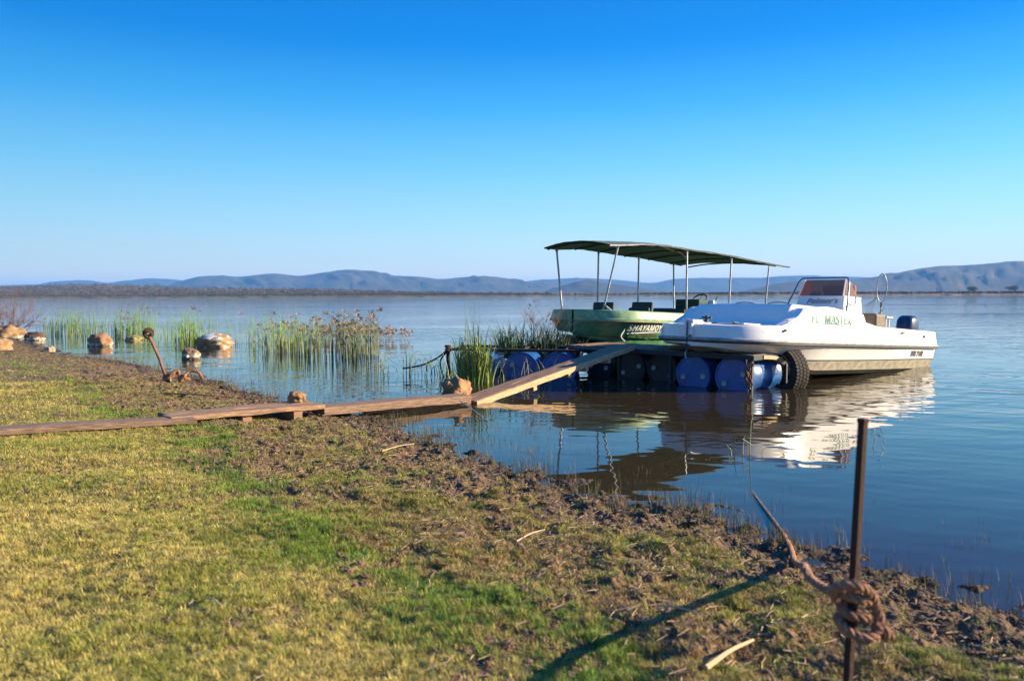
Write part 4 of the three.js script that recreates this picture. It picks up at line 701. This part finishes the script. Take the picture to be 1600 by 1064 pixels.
stick('straw stalk pair of the gangplank shallows, slanting out of the water', P(-.62, .10, 9.4), P(-.20, -.02, 8.35), .006, [.55, .5, .36]);
stick('pale straw lying left in the yellow turf', ge(-1.16, 2.95), ge(-1.06, 2.84, .03), .004, [.6, .48, .24]);
stick('thin straw on the turf left of the iron post', ge(.55, 2.98), ge(.71, 2.86, .03), .0045, [.5, .38, .2]);
stick('bent straw above the muddy lip near the shore', ge(-1.05, 6.35, .02), ge(-.82, 6.6, .06), .006, [.46, .34, .18]);
// ---------------------------------------------------------------- reeds, sedges, bushes
function stemsMesh(name, parent, stems, mat) { // stems: [points, r, colour0, colour1]
  const list = [], cols = [];
  for (const [pts, r, c0, c1, sides] of stems) { const g = sweep(pts, t => r * (1 - .75 * t), sides || 4, false), n = g.attributes.position.count, m = sides || 4; const gi = g.toNonIndexed(), p = gi.attributes.position, y0 = pts[0].y, y1 = pts[pts.length - 1].y; for (let i = 0; i < p.count; i++) { const t = clamp((p.getY(i) - y0) / (Math.abs(y1 - y0) + .001)); cols.push(...mix3(c0, c1, t)); } list.push(gi); }
  const g = mergeGeometries(list); g.setAttribute('color', new THREE.Float32BufferAttribute(cols, 3)); return mesh(name, g, mat, parent);
}
function headsMesh(name, parent, heads, mat) { // loose drooping spikelet clusters
  const p = [], c = [];
  for (const [q, s, col] of heads) for (let k = 0; k < 16; k++) { const a = rnd() * 6.283, u = V(Math.cos(a) * rr(.2, 1), rr(-.35, .75), Math.sin(a) * rr(.2, 1)).multiplyScalar(s), e = q.clone().add(u), w = s * .13, f = rr(.7, 1.2); const px = -Math.sin(a) * w, pz = Math.cos(a) * w; p.push(q.x, q.y, q.z, e.x - px, e.y, e.z - pz, e.x + px, e.y + w, e.z + pz); for (let i = 0; i < 3; i++) c.push(col[0] * f, col[1] * f, col[2] * f); }
  const g = new THREE.BufferGeometry(); g.setAttribute('position', new THREE.Float32BufferAttribute(p, 3)); g.setAttribute('color', new THREE.Float32BufferAttribute(c, 3)); g.computeVertexNormals(); return mesh(name, g, mat, parent);
}
const RGRP = 'reed clumps standing in the shallows';
function reeds(label, x, d, rx, rd, n, h, o = {}) {
  const t = thing('reed_clump', label, 'reeds', P(x, 0, d), RGRP), st = [], hd = [], lo = o.lo || [.19, .27, .02], hi = o.hi || [.09, .23, .03];
  for (let i = 0; i < n * 1.1; i++) {
    const a = rnd() * 6.283, q = Math.pow(rnd(), o.pow || .6), bx = Math.cos(a) * q * rx, bz = Math.sin(a) * q * rd, hh = h * rr(.4, .98), la = rnd() * 6.283, ln = rr(0, .16) * hh + (rnd() < .16 ? .5 * hh : 0), f = rr(.7, 1.2), yl = rnd() < .2 ? [.34, .28, .10] : lo;
    const tip = V(bx + Math.cos(la) * ln, hh, bz + Math.sin(la) * ln);
    st.push([[V(bx, -.25, bz), V(bx + Math.cos(la) * ln * .12, hh * .4, bz + Math.sin(la) * ln * .12), V(bx + Math.cos(la) * ln * .45, hh * .75, bz + Math.sin(la) * ln * .45), tip], (o.r || .0085) * rr(.5, 1.05), yl.map(v => v * f), hi.map(v => v * f), 3]);
    if (rnd() < (o.heads || 0)) hd.push([tip.clone().add(V(0, -.02, 0)), rr(.05, .1), mix3([.42, .25, .10], [.30, .18, .08], rnd())]);
  }
  stemsMesh('stems', t, st, M.reed); if (hd.length) headsMesh('seed_heads', t, hd, M.dry); return t;
}
reeds('dense bright green reeds behind the dark topped boulder at far left', -15.4, 27.9, 1.25, .7, 150, 1.05, { heads: .06, r: .012 });
reeds('upright green reed clump with orange tips, left of the brown boulder', -12.55, 26.4, .7, .5, 100, 1.12, { heads: .14, r: .012 });
reeds('sparse thin reeds between the left bank clumps', -13.9, 26.6, .9, .6, 38, .85, { r: .010 });
reeds('sparse reeds behind the flat mossy stone', -11.6, 26.0, 1.4, .7, 60, 1.0, { heads: .1, r: .010 });
reeds('green reeds rising just left of the streaked boulder', -8.85, 22.2, .55, .5, 95, 1.05, { heads: .06, r: .011 });
reeds('thin reeds behind the leaning stake head', -10.1, 23.4, .8, .6, 48, .98, { r: .010 });
reeds('scattered reeds behind and right of the streaked boulder', -7.4, 22.6, 1.2, .6, 60, .95, { r: .010, heads: .08 });
reeds('yellow green reed clump with brown tops in the middle of the shallows', -5.45, 19.3, .95, .55, 150, 1.02, { heads: .22, r: .010, lo: [.26, .25, .04] });
reeds('dark tall rushes with brown flower tops, right end of the reed bed', -3.55, 17.6, .62, .5, 120, 1.08, { heads: .42, r: .0105, lo: [.07, .11, .03], hi: [.05, .11, .035] });
reeds('thin dark rushes left of the brown topped clump', -4.5, 18.0, .5, .4, 42, .92, { r: .009, heads: .1, lo: [.08, .13, .03], hi: [.06, .13, .035] });
{ // brown flowering sedge mats further out
  for (const [x, d, rx, n, l] of [[-6.6, 27.5, 2.1, 150, 'low mat of brown flowering sedge beyond the middle reeds'], [-4.6, 24.5, 1.6, 170, 'brown flowering sedge mat behind the dark tall rushes']]) {
    const t = thing('sedge_mat', l, 'sedge', P(x, 0, d), 'brown sedge mats beyond the reeds'), st = [], hd = [];
    for (let i = 0; i < n; i++) { const a = rnd() * 6.283, q = Math.pow(rnd(), .7), bx = Math.cos(a) * q * rx, bz = Math.sin(a) * q * .5, h = rr(.2, .62) * (1 - .6 * q), tip = V(bx + rr(-.1, .1), h, bz + rr(-.1, .1)); st.push([[V(bx, -.1, bz), tip], .006, [.2, .16, .06], [.3, .2, .09], 3]); hd.push([tip, rr(.05, .12), mix3([.46, .28, .11], [.34, .22, .11], rnd())]); }
    stemsMesh('stems', t, st, M.dry); headsMesh('seed_heads', t, hd, M.dry);
  }
}
function leafyClump(name, label, x, d, y0, rx, rd, n, h, o = {}) { // arching leaves
  const t = thing(name, label, o.cat || 'sedge', P(x, y0, d)), p = [], c = [];
  for (let i = 0; i < n; i++) {
    const a = rnd() * 6.283, q = Math.sqrt(rnd()), b = V(Math.cos(a) * q * rx, 0, Math.sin(a) * q * rd), la = rnd() * 6.283, hh = h * rr(.5, 1.1), ln = hh * rr(.1, o.lean || .5), w = rr(.006, .011) * (o.w || 1), droop = rr(.1, .5) * (o.droop ?? 1), f = rr(.6, 1.25), col = rnd() < (o.dry || .1) ? [.38, .31, .14] : (o.col || [.13, .21, .03]);
    const dir = V(Math.cos(la), 0, Math.sin(la)), sd = V(-dir.z, 0, dir.x), S = 5; let pr = null;
    for (let s = 0; s <= S; s++) { const u = s / S, e = b.clone().addScaledVector(dir, ln * u * (.4 + .6 * u)); e.y = hh * (u - droop * u * u * u); const ww = w * (1 - Math.pow(u, 2.2)) + .0008, L_ = e.clone().addScaledVector(sd, -ww), R_ = e.clone().addScaledVector(sd, ww); if (pr) { for (const v of [pr[0], pr[1], L_, pr[1], R_, L_]) { p.push(v.x, v.y, v.z); c.push(col[0] * f, col[1] * f, col[2] * f); } } pr = [L_, R_]; }
  }
  const g = new THREE.BufferGeometry(); g.setAttribute('position', new THREE.Float32BufferAttribute(p, 3)); g.setAttribute('color', new THREE.Float32BufferAttribute(c, 3)); g.computeVertexNormals(); mesh('leaves', g, M.reed, t); return t;
}
{
  const t = leafyClump('green_reed_plant', 'bright green leafy reeds rising behind the brown earthen boulder', -.60, 12.3, -.05, .30, .2, 210, 1.15, { col: [.18, .25, .035], lean: .4, w: 1.12, dry: .12, cat: 'reeds' }), st = [];
  for (let i = 0; i < 7; i++) { const x = rr(-.12, .1), z = rr(-.1, .1); st.push([[V(x, 0, z), V(x + .01, .7, z), V(x + rr(-.06, .06), rr(1.2, 1.5), z)], .006, [.16, .2, .05], [.12, .16, .06], 4]); } stemsMesh('tall_stems', t, st, M.reed);
}
leafyClump('sedge_clump', 'dark green fountain of sedge leaves behind the left pontoon rail', -.02, 13.9, .25, .26, .2, 190, .78, { col: [.06, .13, .03], lean: .75, w: .9 });
leafyClump('sedge_clump', 'dark sedge growing between pontoon rail and green bow', .62, 14.1, .2, .36, .25, 280, .8, { col: [.055, .11, .03], lean: .7, w: .9, dry: .2 });
leafyClump('sedge_clump', 'low dark weeds under the green boat bow', 1.0, 14.15, .2, .25, .2, 160, .6, { col: [.06, .11, .03], lean: .7, w: .9, dry: .2 });
leafyClump('sedge_clump', 'thin green stems at the left pontoon corner post', -.95, 13.1, -.1, .3, .2, 34, .6, { col: [.10, .17, .04], lean: .8, w: .7 });
leafyClump('sedge_clump', 'few thin yellowing stalks before the left pontoon barrels', .15, 12.5, -.05, .5, .12, 26, .6, { col: [.24, .27, .06], lean: .6, w: .6, dry: .4 });
function twigs(start, dir, len, r, depth, out, spread, c) {
  const mid = start.clone().addScaledVector(dir, len * .5).add(V(rr(-1, 1), rr(-1, 1), rr(-1, 1)).multiplyScalar(len * .07)), end = start.clone().addScaledVector(dir, len).add(V(rr(-1, 1), rr(-1, 1), rr(-1, 1)).multiplyScalar(len * .1));
  out.push([[start, mid, end], r, c, c, depth > 2 ? 5 : 3]); if (!depth) return;
  const n = 2 + (rnd() * 2 | 0); for (let i = 0; i < n; i++) twigs(rnd() < .5 ? end : mid, dir.clone().add(V(rr(-1, 1), rr(-.5, .8), rr(-1, 1)).multiplyScalar(spread)).normalize(), len * rr(.55, .85), r * .62, depth - 1, out, spread, c);
}
{
  const t = thing('dry_bush', 'leafless grey brown bush behind the pontoon beside the green bow', 'bush', P(.38, .1, 14.2)), out = [];
  for (const [dx, dy, l] of [[-.35, 1, .46], [.1, 1, .42], [.45, 1, .42], [.75, 1, .40], [-.1, 1, .5], [.3, 1, .5], [.6, 1, .46]]) twigs(V(dx * .3, 0, rr(-.1, .1)), V(dx * .5, dy, rr(-.2, .2)).normalize(), l * 1.15, .010, 4, out, .6, mix3([.22, .13, .09], [.12, .09, .07], rnd()));
  stemsMesh('twigs', t, out, M.dry);
  const hd = []; for (const [, , a] of []) hd.push(a); for (let i = 0; i < 22; i++) { const s = out[(rnd() * out.length) | 0][0][2]; if (s.y > .6) hd.push([s.clone(), rr(.02, .045), [.08, .07, .05]]); } if (hd.length) headsMesh('seed_pods', t, hd, M.dry);
  const b = thing('dry_bush', 'reddish brown leafless bush leaning over the water at the left edge', 'bush', P(-17.1, .1, 26.6)), o2 = [];
  for (let i = 0; i < 34; i++) twigs(V(rr(-.9, .6), 0, rr(-.3, .3)), V(rr(-.5, 1.3), 1, rr(-.6, .6)).normalize(), rr(.42, .74), .016, 4, o2, .75, mix3([.22, .12, .09], [.14, .08, .06], rnd()));
  stemsMesh('twigs', b, o2, M.dry);
}
{ // bent floating stems at the pontoon's left end
  const t = thing('bent_stems', 'tangle of bent green stems in the water left of the pontoon', 'reeds', P(-1.5, 0, 13.4)), st = [];
  for (let i = 0; i < 30; i++) { const x = rr(-.75, .3), z = rr(-.25, .25), a = rr(-1, 1), h = rr(.12, .42); st.push([curve([V(x, -.05, z), V(x + a * .1, h, z), V(x + a * .28, h * rr(.7, 1.1), z + rr(-.1, .1)), V(x + a * .42, h * rr(.1, .6), z)], 8), .006, [.12, .15, .05], [.17, .2, .06], 3]); }
  for (const x of [-.28, -.22]) st.push([[V(x, -.2, .1), V(x + .01, .3, .1), V(x, .48, .1)], .009, [.16, .2, .05], [.12, .18, .05], 4]);
  stemsMesh('stems', t, st, M.reed);
  const u = thing('bent_stems', 'single kinked reed forming a diamond with its reflection', 'reeds', P(-2.35, 0, 14.9)); stemsMesh('stems', u, [[[V(-.12, -.02, 0), V(-.08, .09, 0), V(.03, .17, 0), V(.2, .05, 0), V(.23, -.02, 0)], .006, [.09, .12, .05], [.09, .12, .05], 3]], M.reed);
  const w = thing('reed_sprig', 'three thin upright green reeds in the water before the barrels', 'reeds', P(1.88, 0, 6.7)), s3 = [];
  for (const [x, z, h, k] of [[0, 0, .2, .03], [.06, .05, .17, .02], [.13, .0, .5, .05], [-.03, .1, .1, -.06], [.2, .1, .08, .05]]) s3.push([[V(x, -.2, z), V(x + k * .3, h * .5, z), V(x + k, h, z)], .0055, [.2, .24, .06], [.16, .24, .06], 4]); s3.push([[V(.07, .13, .03), V(.17, .07, .05)], .004, [.5, .46, .3], [.5, .46, .3], 3]); stemsMesh('stems', w, s3, M.reed);
}
{ // sprigs standing in the shallow margin
  const g = tuftGeo(5, 1, .6, .6, .03, 2), list = [];
  for (let i = 0; i < 120000 && list.length < 5200; i++) {
    const r = Math.sqrt(lerp(6, 420, Math.pow(rnd(), 1.4))), a = rr(-36, 36) * Math.PI / 180, x = r * Math.sin(a), d = r * Math.cos(a), s = shoreDist(x, d); if (s > .12 || s < -1.5) continue;
    if (rnd() > Math.exp(s * (x > .7 ? 2.6 : 1.6)) * (.18 + clamp(fbm(x * 1.6 + 11, d * 1.6, 3) * 1.8)) * (x > 1.5 ? .45 : 1)) continue;
    const t = rnd(), h = rr(.02, .075) * (1 + r * .03); list.push([M4(P(x, Math.max(groundY(x, d, s), -.05) - .004, d), rnd() * 6.28, h * .8, h + .04), t < .35 ? rgb(.15, .17, .05) : t < .75 ? rgb(.22, .15, .08) : rgb(.08, .06, .04)]);
  }
  scatter('shallow_weeds', 'small brown and green sprigs standing in the shallow margin', 'weeds', g, M.grass, list);
}
//@@NEXT@@
renderer.render(scene, camera);
